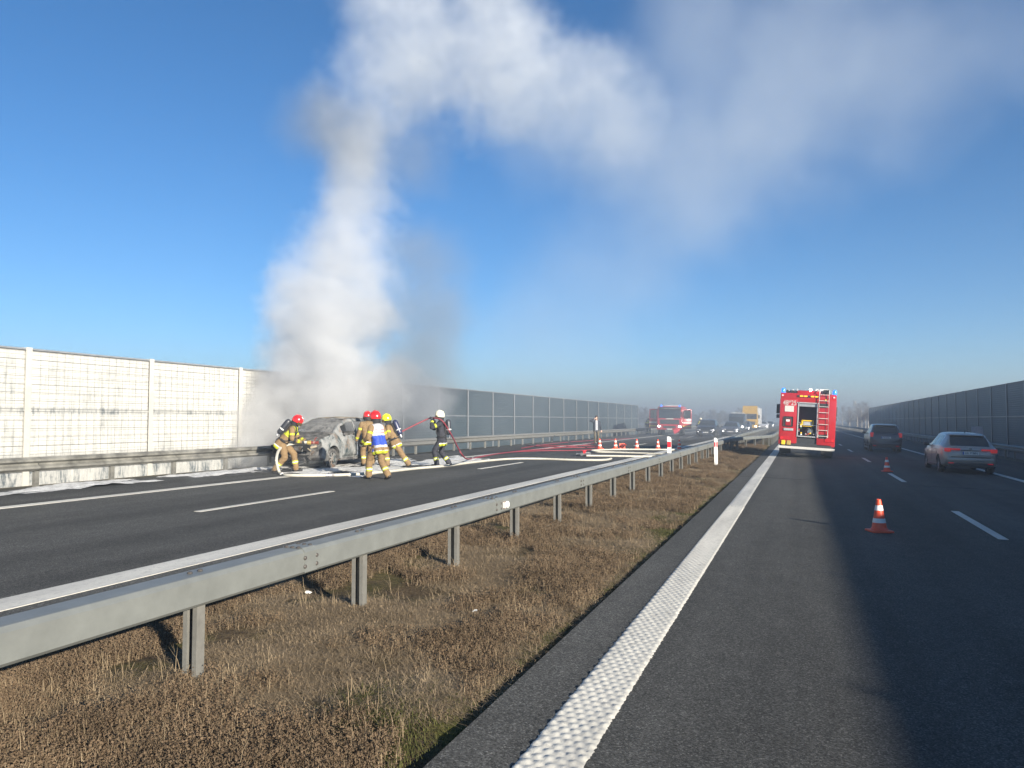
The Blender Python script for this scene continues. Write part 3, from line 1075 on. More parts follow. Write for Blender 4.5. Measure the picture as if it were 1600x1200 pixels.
def car_paint(name, col, rough=0.32, metal=0.5):
    return mat(name, col, rough, metal, var=0.06, vscale=2.0, coat=0.6)
p_silver = car_paint('silver_beige_paint', (0.36, 0.315, 0.28), 0.34, 0.3)
p_navy = car_paint('dark_blue_paint', (0.035, 0.045, 0.06))
p_black = car_paint('black_paint', (0.015, 0.016, 0.018))
p_grey = car_paint('grey_paint', (0.10, 0.105, 0.115))
p_white = car_paint('white_paint', (0.6, 0.6, 0.6), 0.3, 0.0)
tilt_r = math.atan(SR)
hx, hy = 5.70, 33.75
build_car('hatchback', 'silver beige hatchback with red tail lamps driving past in the shade', 'car', HATCH, p_silver, (hx, hy, zg(hx) - 0.005), R(1.0), 'KR 9T88N', lit_rear=True, roll=tilt_r)
sx, sy = 4.86, 53.2
build_car('sport_utility_car', 'dark blue car with upright tail lamps further along the shaded lane', 'car', SUVP, p_navy, (sx, sy, zg(sx) - 0.005), R(0.5), 'TK 2145L', lit_rear=True, roll=tilt_r, tail='upright', wr=0.335)
tilt_l = math.atan(SL)
def oncoming(name, label, sp, paint, u, y, plate_txt='', lit=True, group='cars queueing behind the cones', wr=0.315, tail='wide'):
    p = AY(u, 680, y)
    return build_car(name, label, 'car', sp, paint, (p.x, y, zg(p.x) - 0.005), R(180), plate_txt, lit_front=lit, detail=False, group=group, roll=-tilt_l, wr=wr, tail=tail)
oncoming('estate_car', 'black car with lit headlamps heading the queue beside the fire engine', SUVP, p_black, 1106, 76, 'KR 5L203', wr=0.335)
oncoming('saloon_car', 'grey car second in the queue, right behind the black car', HATCH, p_grey, 1143, 84, 'SK 731JA')
oncoming('queueing_car', 'dark car in the queue just in front of the yellow lorry', MPV, p_navy, 1163, 108)
oncoming('queueing_car', 'white car in the queue behind the yellow lorry', HATCH, p_white, 1193, 150)
oncoming('queueing_car', 'dark grey car near the far end of the queue behind the white car', HATCH, p_grey, 1203, 172)

# ------------------------------------------------------------------ burnt car
def burnt_mat(name, light, dark, rust, thr):
    m, nt, b = new_mat(name)
    P = coord(nt)
    n1 = noise_tex(nt, P, 1.7, 8.0, 0.7, 0.6)
    n2 = noise_tex(nt, P, 6.0, 8.0, 0.75)
    n3 = noise_tex(nt, coord(nt, loc=(4, 9, 1)), 2.6, 7.0, 0.7)
    c = mixc(nt, maprange(nt, n1, thr - 0.07, thr + 0.09, 0, 1, True), light, dark)
    c = mixc(nt, maprange(nt, n2, 0.42, 0.7), c, mixc(nt, 0.6, c, (0.30, 0.29, 0.27)))
    c = mixc(nt, maprange(nt, n3, 0.56, 0.66, 0, 0.9), c, rust)
    lk(nt, c, b.inputs['Base Color'])
    b.inputs['Roughness'].default_value = 0.85
    b.inputs['Specular IOR Level'].default_value = 0.2
    bump_to(nt, b, n2, 0.5, 0.02)
    return m
M_BURNT = burnt_mat('burnt_bodywork', (0.21, 0.215, 0.21), (0.03, 0.045, 0.048), (0.17, 0.12, 0.085), 0.50)
M_HOOD = burnt_mat('scorched_bonnet', (0.085, 0.082, 0.074), (0.03, 0.029, 0.028), (0.16, 0.115, 0.075), 0.5)
M_CHAR = burnt_mat('charred', (0.06, 0.058, 0.055), (0.016, 0.016, 0.017), (0.10, 0.06, 0.035), 0.5)
M_BLUEDOOR = burnt_mat('scorched_blue_door', (0.10, 0.125, 0.16), (0.03, 0.035, 0.045), (0.35, 0.36, 0.36), 0.55)
M_FROST = burnt_mat('sooted_glass', (0.13, 0.13, 0.125), (0.06, 0.062, 0.062), (0.05, 0.05, 0.05), 0.5)
M_MELT = mat('melted_plastic', (0.26, 0.215, 0.15), 0.6, var=0.3)
CARX, CARY = -14.55, 21.85
def burnt_car():
    rz = R(180 + 3)
    root = empty('burnt_car', (CARX, CARY, zg(CARX) - 0.03), rz, 'burnt-out grey car with its front end gone, smoke pouring out of it', 'car')
    mats = [M_BURNT, M_FROST, M_CHAR]
    wr = 0.335
    me = car_shell(MPV, (-1.32, 1.36), wr, mats, 0.012)
    body = split_glass(me, root, mats, keep_glass=False)
    body.data.materials.append(M_HOOD)
    for p_ in body.data.polygons:
        c_ = p_.center
        if p_.material_index == 0:
            if c_.y > 1.93 and c_.z < 0.80: p_.material_index = 2
            elif c_.y > 1.2 and c_.z > 0.86 and abs(c_.x) < 0.80: p_.material_index = 3
            elif c_.x > 0.3 and c_.y > 1.0: p_.material_index = 3
            elif c_.z < 0.36: p_.material_index = 2
    # shell thickness so the empty window openings read as sheet metal
    sd_ = body.modifiers.new('t', 'SOLIDIFY'); sd_.thickness = 0.02; sd_.offset = -1
    # the windscreen stays in, milky with soot; the side glass is gone
    bm = bmesh.new()
    rows = []
    for y in np.linspace(MPV['ws'][0] + 0.02, MPV['ws'][1] - 0.01, 10):
        top, hw, rr = interp(MPV['top'], y), interp(MPV['hw'], y), interp(MPV['roofw'], y)
        rows.append([bm.verts.new((t * hw * rr * 0.9, y, top - 0.012 - 0.05 * t * t)) for t in np.linspace(-1, 1, 9)])
    for a, b in zip(rows, rows[1:]):
        for k in range(8):
            if (k, rows.index(a)) in ((6, 7), (7, 7), (7, 8)):
                continue
            bm.faces.new((a[k], a[k + 1], b[k + 1], b[k]))
    bm_obj('windscreen', bm, M_FROST, root, True)
    # driver's door skin, scorched blue, a little proud of the body (car's left side)
    for (ya, yb, m_, nm) in ((-0.98, -0.10, M_BLUEDOOR, 'rear_door'), (-0.07, 0.84, M_BURNT, 'front_door')):
        bm = bmesh.new()
        g = []
        for y in np.linspace(ya, yb, 7):
            hw, belt, zb = interp(MPV['hw'], y), interp(MPV['belt'], y), interp(MPV['bot'], y)
            g.append([bm.verts.new((-(x * hw + 0.012 + 0.006 * noise.noise(Vector((y * 4, z * 5, 2)))), y, z)) for x, z in ((0.975, zb + 0.10), (0.998, zb + 0.30 * (belt - zb)), (1.0, zb + 0.42 * (belt - zb)), (0.994, zb + .62 * (belt - zb)), (0.985, zb + 0.80 * (belt - zb)), (0.957, belt - 0.01))])
        for a, b in zip(g, g[1:]):
            for k in range(5):
                bm.faces.new((a[k], a[k + 1], b[k + 1], b[k]))
        bmesh.ops.recalc_face_normals(bm, faces=bm.faces)
        d = bm_obj(nm, bm, m_, root, True)
        d.modifiers.new('t', 'SOLIDIFY').thickness = 0.014
        bm = bmesh.new(); box(bm, (-0.935, ya + 0.16, 0.87), (0.03, 0.17, 0.028), None, 0.008)
        bm_obj('door_handle', bm, M_CHAR, d)
    # burnt-out nose: open engine bay with wreckage
    yf = 2.25
    simple_part('engine_bay', root, M_ARCH, [((0.02, yf - 0.02, 0.60), (1.28, 0.06, 0.34)), ((-0.05, yf + 0.005, 0.36), (1.1, 0.05, 0.12))], 0.03)
    simple_part('front_beam', root, M_CHAR, [((0, yf + 0.05, 0.46), (1.36, 0.06, 0.10), Matrix.Rotation(R(3), 4, 'Y'))], 0.015)
    simple_part('engine_block', root, M_CHAR, [((-0.12, yf + 0.0, 0.62), (0.52, 0.12, 0.20))], 0.03)
    bm = bmesh.new()
    rnd = random.Random(5)
    for k in range(9):
        x0 = rnd.uniform(-0.6, 0.6); z0 = rnd.uniform(0.35, 0.75)
        p = [Vector((x0, yf + 0.04, z0))]
        for q in range(3):
            p.append(p[-1] + Vector((rnd.uniform(-.2, .2), rnd.uniform(-0.01, .04), rnd.uniform(-.12, .1))))
        tube(bm, spline(p, 4), 0.012, 5)
    bm_obj('burnt_wiring', bm, M_CHAR, root)['kind'] = 'stuff'
    bm = bmesh.new()
    box(bm, (-0.68, yf - 0.10, 0.69), (0.20, 0.16, 0.07), Matrix.Rotation(R(30), 4, 'Z') @ Matrix.Rotation(R(14), 4, 'Y'), 0.03)
    bm_obj('headlamp_remains', bm, M_MELT, root, True)
    bm = bmesh.new()
    box(bm, (0.64, yf - 0.1, 0.69), (0.28, 0.20, 0.11), Matrix.Rotation(R(-28), 4, 'Z'), 0.03)
    bm_obj('headlamp_remains', bm, M_CHAR, root, True)
    simple_part('hanging_trim', root, M_MELT, [((-0.60, yf + 0.01, 0.61), (0.14, 0.03, 0.04), Matrix.Rotation(R(-35), 4, 'Y'))], 0.01)
    # bonnet seam and buckled roof skin
    bm = bmesh.new()
    g = []
    for y in np.linspace(-1.2, 0.1, 12):
        top, hw, rr = interp(MPV['top'], y), interp(MPV['hw'], y), interp(MPV['roofw'], y)
        g.append([bm.verts.new((t * hw * rr * 0.94, y, top + 0.015 + 0.035 * noise.noise(Vector((t * 2.2, y * 3, 8))) - 0.03 * t * t)) for t in np.linspace(-1, 1, 10)])
    for a, b in zip(g, g[1:]):
        for k in range(9):
            bm.faces.new((a[k], a[k + 1], b[k + 1], b[k]))
    bm_obj('roof_skin', bm, M_MELT, root, True)
    # what is left inside: seat frames, dashboard, steering wheel
    for sx_ in (-0.4, 0.4):
        for yy in (0.05, -0.95):
            bm = bmesh.new()
            tube(bm, [(sx_ - 0.22, yy, 0.45), (sx_ - 0.2, yy - 0.22, 1.1), (sx_ + 0.2, yy - 0.22, 1.1), (sx_ + 0.22, yy, 0.45)], 0.022, 6)
            box(bm, (sx_, yy + 0.18, 0.48), (0.46, 0.46, 0.09), None, 0.02)
            box(bm, (sx_, yy - 0.13, 0.8), (0.38, 0.07, 0.5), Matrix.Rotation(R(17), 4, 'X'), 0.02)
            bm_obj('seat_frame', bm, M_CHAR, root)
    simple_part('dashboard', root, M_CHAR, [((0, 1.0, 0.92), (1.45, 0.42, 0.2))], 0.05)
    for y in (-1.32, 1.36):
        for s in (-1, 1):
            wheel(root, s * 0.80, y, wr * 0.93, 0.17, s, M_CHAR, M_BURNT, 7)
    for s in (-1, 1):
        simple_part('sill', root, M_CHAR, [((s * 0.85, 0.0, 0.27), (0.12, 1.95, 0.08))], 0.02, True)
    mirror = simple_part('mirror_stub', root, M_CHAR, [((-0.96, 0.74, 1.06), (0.12, 0.08, 0.09))], 0.03, True)
    return root
burnt_car()

# ------------------------------------------------------------------ fire engines
M_FRED = mat('fire_engine_red', (0.36, 0.014, 0.02), 0.28, 0.0, var=0.06, vscale=2.0, coat=0.5)
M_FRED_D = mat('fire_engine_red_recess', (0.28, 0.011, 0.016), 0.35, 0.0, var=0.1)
M_SHUT = mat('roller_shutter', (0.42, 0.43, 0.44), 0.4, 0.6)
M_YEL = mat('equipment_yellow', (0.75, 0.48, 0.02), 0.45)
M_BAY = mat('locker_interior', (0.035, 0.045, 0.075), 0.6, var=0.3)
M_WSTRIPE = mat('white_stripe', (0.5, 0.49, 0.45), 0.45, var=0.04)
M_PINK = mat('marker_lamp', (0.9, 0.3, 0.3), 0.3, emit=(1.0, 0.35, 0.35), es=0.6)
def truck_wheel(root, x, y, r, wdt, side):
    return wheel(root, x, y, r, wdt, side, M_TYRE, M_RIM_D, 8)
def fire_engine_rear():
    tx, ty = 0.28, 38.35                                     # middle of the rear bumper
    root = empty('fire_engine', (tx, ty, zg(tx)), R(0.0), 'red fire engine seen from behind, rear locker open, ladder on its right', 'fire engine', ry=tilt_r + R(1.8))
    root.scale = (1, 1, 1.03)
    W, H0, H1 = 2.46, 0.55, 2.88
    h = W / 2
    # body shell: two rear pillars, header and side walls around the open locker; local y = 0 is the rear face
    for s in (-1, 1):
        simple_part('rear_pillar', root, M_FRED, [((s * (h - 0.40), 0.35, 1.62), (0.80, 0.7, 2.10))], 0.05, True)
    simple_part('header', root, M_FRED, [((0, 0.36, 2.72), (W - 0.02, 0.7, 0.42))], 0.05, True)
    bm = bmesh.new()
    box(bm, (0, 2.35, 1.76), (W - 0.03, 3.3, 2.20), None, 0.06)
    bm_obj('body', bm, M_FRED, root, True)
    simple_part('roof_hump', root, M_FRED, [((0.02, 0.50, 2.97), (1.05, 0.8, 0.20))], 0.08, True)
    # locker recess
    lx0, lx1, lz0, lz1 = -h + 0.80, h - 0.80, 0.98, 2.50
    cx, wd = (lx0 + lx1) / 2, lx1 - lx0
    loc_ = bpy.data.objects.new('locker', None)
    bm = bmesh.new()
    box(bm, (cx, 0.68, (lz0 + lz1) / 2), (wd, 0.03, lz1 - lz0))
    box(bm, (cx, 0.36, lz0 - 0.03), (wd, 0.66, 0.05))
    locker = bm_obj('locker', bm, M_BAY, root)
    fr = bmesh.new()
    for x in (lx0 + 0.02, lx1 - 0.02):
        box(fr, (x, -0.012, (lz0 + lz1) / 2), (0.05, 0.03, lz1 - lz0 + 0.04), None, 0.006)
    box(fr, (cx, -0.012, lz1 - 0.0), (wd + 0.12, 0.03, 0.05), None, 0.006)
    box(fr, (cx, -0.012, lz0 - 0.0), (wd + 0.04, 0.03, 0.05), None, 0.006)
    bm_obj('locker_frame', fr, M_ALU, locker)
    simple_part('roller_shutter', locker, M_SHUT, [((cx, 0.05, lz1 - 0.10), (wd - 0.1, 0.05, 0.15)), ], 0.02)
    simple_part('shelf', locker, M_ALU, [((cx, 0.35, 1.50), (wd - 0.06, 0.6, 0.025))], 0.004)
    simple_part('pump_control_box', locker, M_YEL, [((cx + 0.02, 0.12, 1.70), (0.5, 0.03, 0.05)), ((cx + 0.02, 0.12, 1.46), (0.5, 0.03, 0.05)), ((cx - 0.215, 0.12, 1.58), (0.06, 0.03, 0.28)), ((cx + 0.255, 0.12, 1.58), (0.05, 0.03, 0.28))], 0.008)
    simple_part('pump_panel', locker, M_ALU, [((cx + 0.02, 0.2, 1.58), (0.38, 0.1, 0.18))], 0.01)
    bm = bmesh.new()
    lathe(bm, [(0, -0.14), (0.15, -0.14), (0.19, -0.08), (0.19, 0.1), (0.12, 0.18), (0.1, 0.24), (0, 0.24)], 16, Matrix.Translation((cx + 0.12, 0.3, 1.20)) @ Matrix.Rotation(R(90), 4, 'X'))
    bm_obj('pump', bm, mat('pump_grey', (0.16, 0.19, 0.21), 0.5, 0.5), locker, True)
    rnd = random.Random(2)
    gear_m = [M_WHITE, M_YEL, mat('coupling_metal', (0.35, 0.35, 0.36), 0.35, 0.7), mat('gear_red', (0.4, 0.03, 0.03), 0.5), mat('gear_green', (0.05, 0.12, 0.06), 0.5)]
    for k in range(14):
        x = lx0 + 0.07 + rnd.random() * 0.12 if k < 8 else lx0 + 0.1 + rnd.random() * (wd - 0.2)
        z = 1.06 + k * 0.075 if k < 8 else 1.04 + rnd.random() * 0.1
        bm = bmesh.new()
        lathe(bm, [(0, 0), (0.035, 0), (0.04, 0.02), (0.04, 0.06), (0.028, 0.08), (0, 0.08)], 10, Matrix.Translation((x, 0.06, z)) @ Matrix.Rotation(R(90), 4, 'X'))
        bm_obj('coupling', bm, gear_m[k % 5], locker)
    # left pillar details
    text_mesh('fleet_number', '48*25', 0.31, M_WSTRIPE, root, face_back(-h + 0.43, -0.006, 2.46), 0.003, xs=0.80)
    simple_part('white_plate', root, M_WSTRIPE, [((-h + 0.42, -0.006, 2.20), (0.40, 0.016, 0.27))], 0.004)
    simple_part('pillar_recess', root, M_DARK, [((-h + 0.40, -0.006, 1.62), (0.42, 0.02, 0.46))], 0.05)
    simple_part('reel_bracket', root, M_FRED_D, [((-h + 0.40, -0.018, 1.58), (0.24, 0.02, 0.30))], 0.02)
    simple_part('warning_label', root, M_WHITE, [((-h + 0.38, -0.032, 1.66), (0.16, 0.012, 0.09))], 0.003)
    simple_part('grab_bar', root, M_ALU, [((-h + 0.42, -0.03, 1.26), (0.42, 0.03, 0.11))], 0.012)
    # lamps
    for s, xx in ((-1, -h + 0.26), (1, h - 0.24)):
        tl = simple_part('tail_lamp', root, M_TAIL, [((xx, -0.012, 0.86), (0.42, 0.03, 0.14))], 0.015)
        simple_part('lamp_lens', tl, M_TAIL_ON, [((xx + s * 0.13, -0.03, 0.86), (0.1, 0.02, 0.09))], 0.008)
    simple_part('amber_light_bar', root, M_DARK, [((0.02, -0.012, 2.80), (0.98, 0.04, 0.09))], 0.012)
    for xx in (-0.30, -0.12, 0.18, 0.36):
        simple_part('amber_lamp', root, M_ORANGE_L, [((xx, -0.036, 2.80), (0.14, 0.02, 0.055))], 0.01)
    for xx, zz in ((-h + 0.10, 2.80), (h - 0.12, 2.80)):
        simple_part('marker_lamp', root, M_PINK, [((xx, -0.012, zz), (0.07, 0.03, 0.06))], 0.01)
    for xx in (-h + 0.12, h - 0.10):
        bm = bmesh.new()
        lathe(bm, [(0, 0), (0.085, 0), (0.09, 0.03), (0.085, 0.17), (0.06, 0.22), (0, 0.235)], 14, Matrix.Translation((xx, 0.12, 2.91)))
        bm_obj('blue_beacon', bm, M_BLUE_L, root, True)
    bm = bmesh.new()
    lathe(bm, [(0, 0), (0.05, 0), (0.055, 0.05), (0, 0.07)], 12, Matrix.Translation((0.08, 0.12, 3.08)) @ Matrix.Rotation(R(70), 4, 'X'))
    bm_obj('work_lamp', bm, M_HEAD_ON, root)
    simple_part('lamp_bracket', root, M_DARK, [((0.08, 0.2, 3.02), (0.5, 0.06, 0.05))], 0.01)
    # ladder
    lad = bmesh.new()
    for xx in (h - 0.75, h - 0.33):
        tube(lad, [(xx, -0.085, 0.98), (xx, -0.085, 2.95), (xx, -0.03, 3.10), (xx, 0.25, 3.14)], 0.022, 8)
    la = bm_obj('ladder', lad, M_WSTRIPE, root, True)
    for k in range(8):
        bm = bmesh.new()
        tube(bm, [(h - 0.75, -0.085, 1.04 + 0.265 * k), (h - 0.33, -0.085, 1.04 + 0.265 * k)], 0.015, 6)
        bm_obj('rung', bm, M_WSTRIPE, la)
    bm = bmesh.new()
    for zz in (1.15, 2.75):
        for xx in (h - 0.75, h - 0.33):
            tube(bm, [(xx, -0.085, zz), (xx, 0.02, zz)], 0.014, 6)
    bm_obj('ladder_bracket', bm, M_ALU, la)
    for zz in (2.42, 1.02):
        simple_part('step_plate', root, M_DARK, [((h - 0.54, -0.004, zz), (0.36, 0.016, 0.18))], 0.008)
    simple_part('amber_reflector', root, M_ORANGE_L if False else M_YEL, [((h - 0.46, -0.012, 2.66), (0.09, 0.02, 0.09))], 0.01)
    # roof load: ladders and suction hoses on the left, white box on the right
    rl = bmesh.new()
    for k in range(3):
        box(rl, (-h + 0.33 + 0.2 * k, 1.6, 3.02 + 0.03 * k), (0.07, 2.6, 0.12), None, 0.01)
    for yy in np.linspace(0.4, 2.8, 8):
        box(rl, (-h + 0.53, yy, 3.04), (0.44, 0.05, 0.05))
    bm_obj('roof_ladder', rl, M_ALU, root)
    bm = bmesh.new()
    tube(bm, [(-h + 0.30, 0.25, 3.0), (-h + 0.30, 2.7, 3.0)], 0.075, 10)
    bm_obj('suction_hose', bm, M_BLACK, root, True)
    bm = bmesh.new()
    tube(bm, [(-h + 0.55, 0.15, 2.98), (-h + 0.55, 2.7, 2.98)], 0.075, 10)
    bm_obj('suction_hose', bm, M_BLACK, root, True)
    simple_part('roof_box', root, M_WHITE, [((h - 0.62, 0.9, 3.03), (0.62, 1.3, 0.26))], 0.03)
    simple_part('roof_winch', root, M_DARK, [((h - 0.44, 0.16, 3.03), (0.3, 0.2, 0.2))], 0.04)
    simple_part('roof_deck', root, M_BAY, [((0, 2.3, 2.87), (W - 0.3, 3.1, 0.06))], 0.01)
    # lower rear
    simple_part('mud_apron', root, M_DARK, [((-0.02, 0.10, 0.72), (0.98, 0.06, 0.42))], 0.01)
    simple_part('bumper', root, M_WSTRIPE, [((0.0, -0.10, 0.455), (W - 0.02, 0.10, 0.11))], 0.015)
    simple_part('underrun_frame', root, M_DARK, [((0, 0.35, 0.58), (W - 0.3, 0.7, 0.16))], 0.02)
    simple_part('wheel_chock', root, M_YEL, [((-h + 0.22, 0.02, 0.66), (0.17, 0.14, 0.20))], 0.02)
    simple_part('wheel_chock', root, mat('chock_worn', (0.35, 0.24, 0.06), 0.6), [((-h + 0.46, 0.02, 0.66), (0.18, 0.14, 0.20))], 0.02)
    for s in (-1, 1):
        simple_part('side_stripe', root, M_WSTRIPE, [((s * (h - 0.012), 2.3, 1.1), (0.03, 3.1, 0.14))], 0.0)
    for s in (-1, 1):
        for k in range(3):
            sh = simple_part('side_shutter', root, M_SHUT, [((s * (h - 0.008), 1.15 + 1.02 * k, 1.85), (0.03, 0.9, 1.3))], 0.01)
    # chassis, cab
    simple_part('chassis', root, M_DARK, [((0, 3.3, 0.72), (1.0, 6.4, 0.25))], 0.02)
    bm = bmesh.new()
    box(bm, (0, 5.35, 1.75), (W - 0.06, 2.5, 2.10), None, 0.12)
    bm_obj('cab', bm, M_FRED, root, True)
    simple_part('windscreen', root, M_GLASS, [((0, 6.6, 2.2), (2.1, 0.04, 0.85))], 0.02)
    for s in (-1, 1):
        simple_part('cab_window', root, M_GLASS, [((s * (h - 0.02), 6.0, 2.2), (0.04, 0.8, 0.7)), ], 0.01)
        simple_part('cab_window', root, M_GLASS, [((s * (h - 0.02), 4.9, 2.2), (0.04, 0.8, 0.7)), ], 0.01)
        bm = bmesh.new()
        box(bm, (s * (h + 0.20), 6.35, 2.25), (0.22, 0.10, 0.50), None, 0.03)
        box(bm, (s * (h + 0.20), 6.35, 1.86), (0.20, 0.10, 0.20), None, 0.03)
        tube(bm, [(s * (h - 0.03), 6.4, 2.5), (s * (h + 0.2), 6.38, 2.5)], 0.02, 6)
        bm_obj('mirror', bm, M_DARK, root, True)
    for s in (-1, 1):
        for yy in (1.75, 5.85):
            truck_wheel(root, s * (h - 0.20), yy, 0.50, 0.34 if yy < 3 else 0.30, s)
        bm = bmesh.new()
        box(bm, (s * (h - 0.30), 1.02, 0.42), (0.52, 0.02, 0.55))
        bm_obj('mud_flap', bm, M_BLACK, root)
    return root
fire_engine_rear()

def fire_engine_front():
    y = 77.0
    c = AY(1046, 680, y)
    root = empty('fire_engine', (c.x, y, zg(c.x)), R(180 + 4), 'red fire engine facing the camera behind the cones with both cab doors open', 'fire engine', ry=-tilt_l)
    W = 2.5; h = W / 2
    # local +y is the front; y = 0 is the front face
    bm = bmesh.new()
    prof = [(-2.3, 0.62), (0.0, 0.62), (0.02, 1.30), (-0.05, 1.70), (-0.22, 2.62), (-0.42, 2.86), (-2.3, 2.90)]
    lo = [bm.verts.new((-h + 0.02, a, b)) for a, b in prof]
    hi = [bm.verts.new((h - 0.02, a, b)) for a, b in prof]
    n = len(prof)
    for k in range(n):
        bm.faces.new((lo[k], lo[(k + 1) % n], hi[(k + 1) % n], hi[k]))
    bm.faces.new(lo); bm.faces.new(list(reversed(hi)))
    bmesh.ops.recalc_face_normals(bm, faces=bm.faces)
    bmesh.ops.bevel(bm, geom=list(bm.edges), offset=0.07, segments=3, affect='EDGES', profile=0.6)
    bm_obj('cab', bm, M_FRED, root, True)
    simple_part('body', root, M_FRED, [((0, -4.3, 1.8), (W, 3.9, 2.3))], 0.06, True)
    simple_part('windscreen', root, M_GLASS, [((0, -0.10, 2.15), (2.14, 0.05, 0.86), Matrix.Rotation(R(10.5), 4, 'X'))], 0.02)
    simple_part('sun_visor', root, M_DARK, [((0, -0.15, 2.72), (2.2, 0.18, 0.22), Matrix.Rotation(R(25), 4, 'X'))], 0.04, True)
    simple_part('roof_sign', root, M_WSTRIPE, [((0, -0.07, 2.72), (1.3, 0.03, 0.12), Matrix.Rotation(R(25), 4, 'X'))], 0.01)
    simple_part('grille', root, M_DARK, [((0, 0.02, 1.36), (1.9, 0.06, 0.50))], 0.04)
    for k in range(4):
        simple_part('grille_slat', root, M_BLACK, [((0, 0.055, 1.20 + 0.11 * k), (1.8, 0.02, 0.03))], 0.0)
    simple_part('badge_strip', root, M_WSTRIPE, [((0, -0.035, 1.68), (0.75, 0.03, 0.09))], 0.01)
    simple_part('bumper', root, M_FRED, [((0, 0.05, 0.80), (W, 0.22, 0.42))], 0.06, True)
    simple_part('lower_grille', root, M_DARK, [((0, 0.165, 0.86), (1.2, 0.03, 0.24))], 0.03)
    simple_part('front_stripe', root, M_FRED, [((0, 0.03, 1.05), (2.3, 0.06, 0.16))], 0.02)
    for s in (-1, 1):
        hl = simple_part('headlamp', root, M_HEAD, [((s * 0.98, 0.15, 0.90), (0.40, 0.06, 0.20))], 0.03)
        simple_part('lamp_glow', hl, M_HEAD_ON, [((s * 1.02, 0.185, 0.92), (0.18, 0.02, 0.13))], 0.02)
        # open doors swung out to the sides
        dm = bmesh.new()
        mt = Matrix.Translation((s * h, -0.35, 0)) @ Matrix.Rotation(R(66 * s), 4, 'Z')
        # frame of the door around its window
        for cc, ss in (((0, -0.45, 1.20), (0.07, 0.9, 1.0)), ((0, -0.05, 2.15), (0.07, 0.10, 0.9)), ((0, -0.86, 2.15), (0.07, 0.09, 0.9)), ((0, -0.45, 2.60), (0.07, 0.9, 0.10))):
            box(dm, (0, 0, 0), ss, mt @ Matrix.Translation(cc), 0.02)
        d = bm_obj('door', dm, M_FRED if s < 0 else M_FRED_D, root, True)
        bm = bmesh.new(); box(bm, (0, 0, 0), (0.015, 0.76, 0.84), mt @ Matrix.Translation((0, -0.45, 2.14)))
        bm_obj('door_window', bm, M_HEAD if False else M_GLASS, d)
        for zz, mm_ in ((0.95, M_YEL), (1.30, M_WSTRIPE)):
            bm = bmesh.new(); box(bm, (0, 0, 0), (0.085, 0.86, 0.14), mt @ Matrix.Translation((0, -0.45, zz)))
            bm_obj('door_stripe', bm, mm_, d)
        bm = bmesh.new()
        box(bm, (s * (h + 0.16), 0.02, 2.15), (0.2, 0.1, 0.55), None, 0.03)
        tube(bm, [(s * (h - 0.05), -0.1, 2.45), (s * (h + 0.16), 0.02, 2.45)], 0.02, 6)
        bm_obj('mirror', bm, M_DARK, root, True)
        bm = bmesh.new()
        lathe(bm, [(0, 0), (0.1, 0), (0.1, 0.14), (0, 0.2)], 12, Matrix.Translation((s * 0.9, -0.7, 2.9)))
        bm_obj('blue_beacon', bm, M_BLUE_L, root, True)
        for yy in (-0.95, -4.7):
            truck_wheel(root, s * (h - 0.2), yy, 0.5, 0.3, s)
        for k in range(3):
            simple_part('side_shutter', root, M_SHUT, [((s * (h + 0.0), -2.95 - 1.2 * k, 1.9), (0.04, 1.05, 1.4))], 0.01)
    simple_part('chassis', root, M_DARK, [((0, -3.0, 0.7), (1.0, 6.0, 0.3))], 0.02)
    simple_part('roof_load', root, M_ALU, [((0, -4.2, 3.02), (1.5, 3.0, 0.16))], 0.03)
    plate(root, 0, 0.18, 0.66, 'SK 48998', False)
    simple_part('hose_bag', root, mat('red_bag', (0.5, 0.03, 0.05), 0.7), [((-0.72, 0.34, 0.45), (0.62, 0.36, 0.42), Matrix.Rotation(R(12), 4, 'Y'))], 0.1, True)
    return root
fire_engine_front()

def yellow_lorry():
    y = 128.0
    c = AY(1171, 668, y)
    m_y = mat('lorry_yellow', (0.42, 0.25, 0.03), 0.35, coat=0.4)
    root = empty('lorry', (c.x, y, zg(c.x)), R(180), 'tall yellow lorry with roof air deflector waiting in the queue', 'lorry', ry=-tilt_l)
    simple_part('cab', root, m_y, [((0, -1.1, 1.75), (2.46, 2.2, 2.3))], 0.12, True)
    simple_part('windscreen', root, M_GLASS, [((0, 0.0, 2.25), (2.2, 0.06, 0.85))], 0.03)
    bm = bmesh.new()
    prof = [(-0.25, 2.88), (-1.9, 2.88), (-1.9, 3.95), (-1.5, 3.95)]
    lo = [bm.verts.new((-1.12, a, b)) for a, b in prof]
    hi = [bm.verts.new((1.12, a, b)) for a, b in prof]
    for k in range(4):
        bm.faces.new((lo[k], lo[(k + 1) % 4], hi[(k + 1) % 4], hi[k]))
    bm.faces.new(lo); bm.faces.new(list(reversed(hi)))
    bmesh.ops.recalc_face_normals(bm, faces=bm.faces)
    bm_obj('air_deflector', bm, m_y, root)
    simple_part('grille', root, M_DARK, [((0, 0.02, 1.2), (1.7, 0.05, 0.5))], 0.03)
    simple_part('bumper', root, m_y, [((0, 0.05, 0.62), (2.48, 0.2, 0.4))], 0.05, True)
    for s in (-1, 1):
        simple_part('headlamp', root, M_HEAD_ON, [((s * 0.95, 0.16, 0.68), (0.26, 0.03, 0.14))], 0.02)
        bm = bmesh.new()
        box(bm, (s * 1.42, -0.05, 2.25), (0.22, 0.1, 0.6), None, 0.03)
        bm_obj('mirror', bm, M_DARK, root)
        truck_wheel(root, s * 1.05, -0.9, 0.5, 0.3, s)
        truck_wheel(root, s * 1.05, -5.0, 0.5, 0.3, s)
    simple_part('trailer', root, mat('trailer_grey', (0.45, 0.45, 0.44), 0.5), [((0, -8.2, 2.35), (2.5, 11.0, 2.7))], 0.04)
    return root
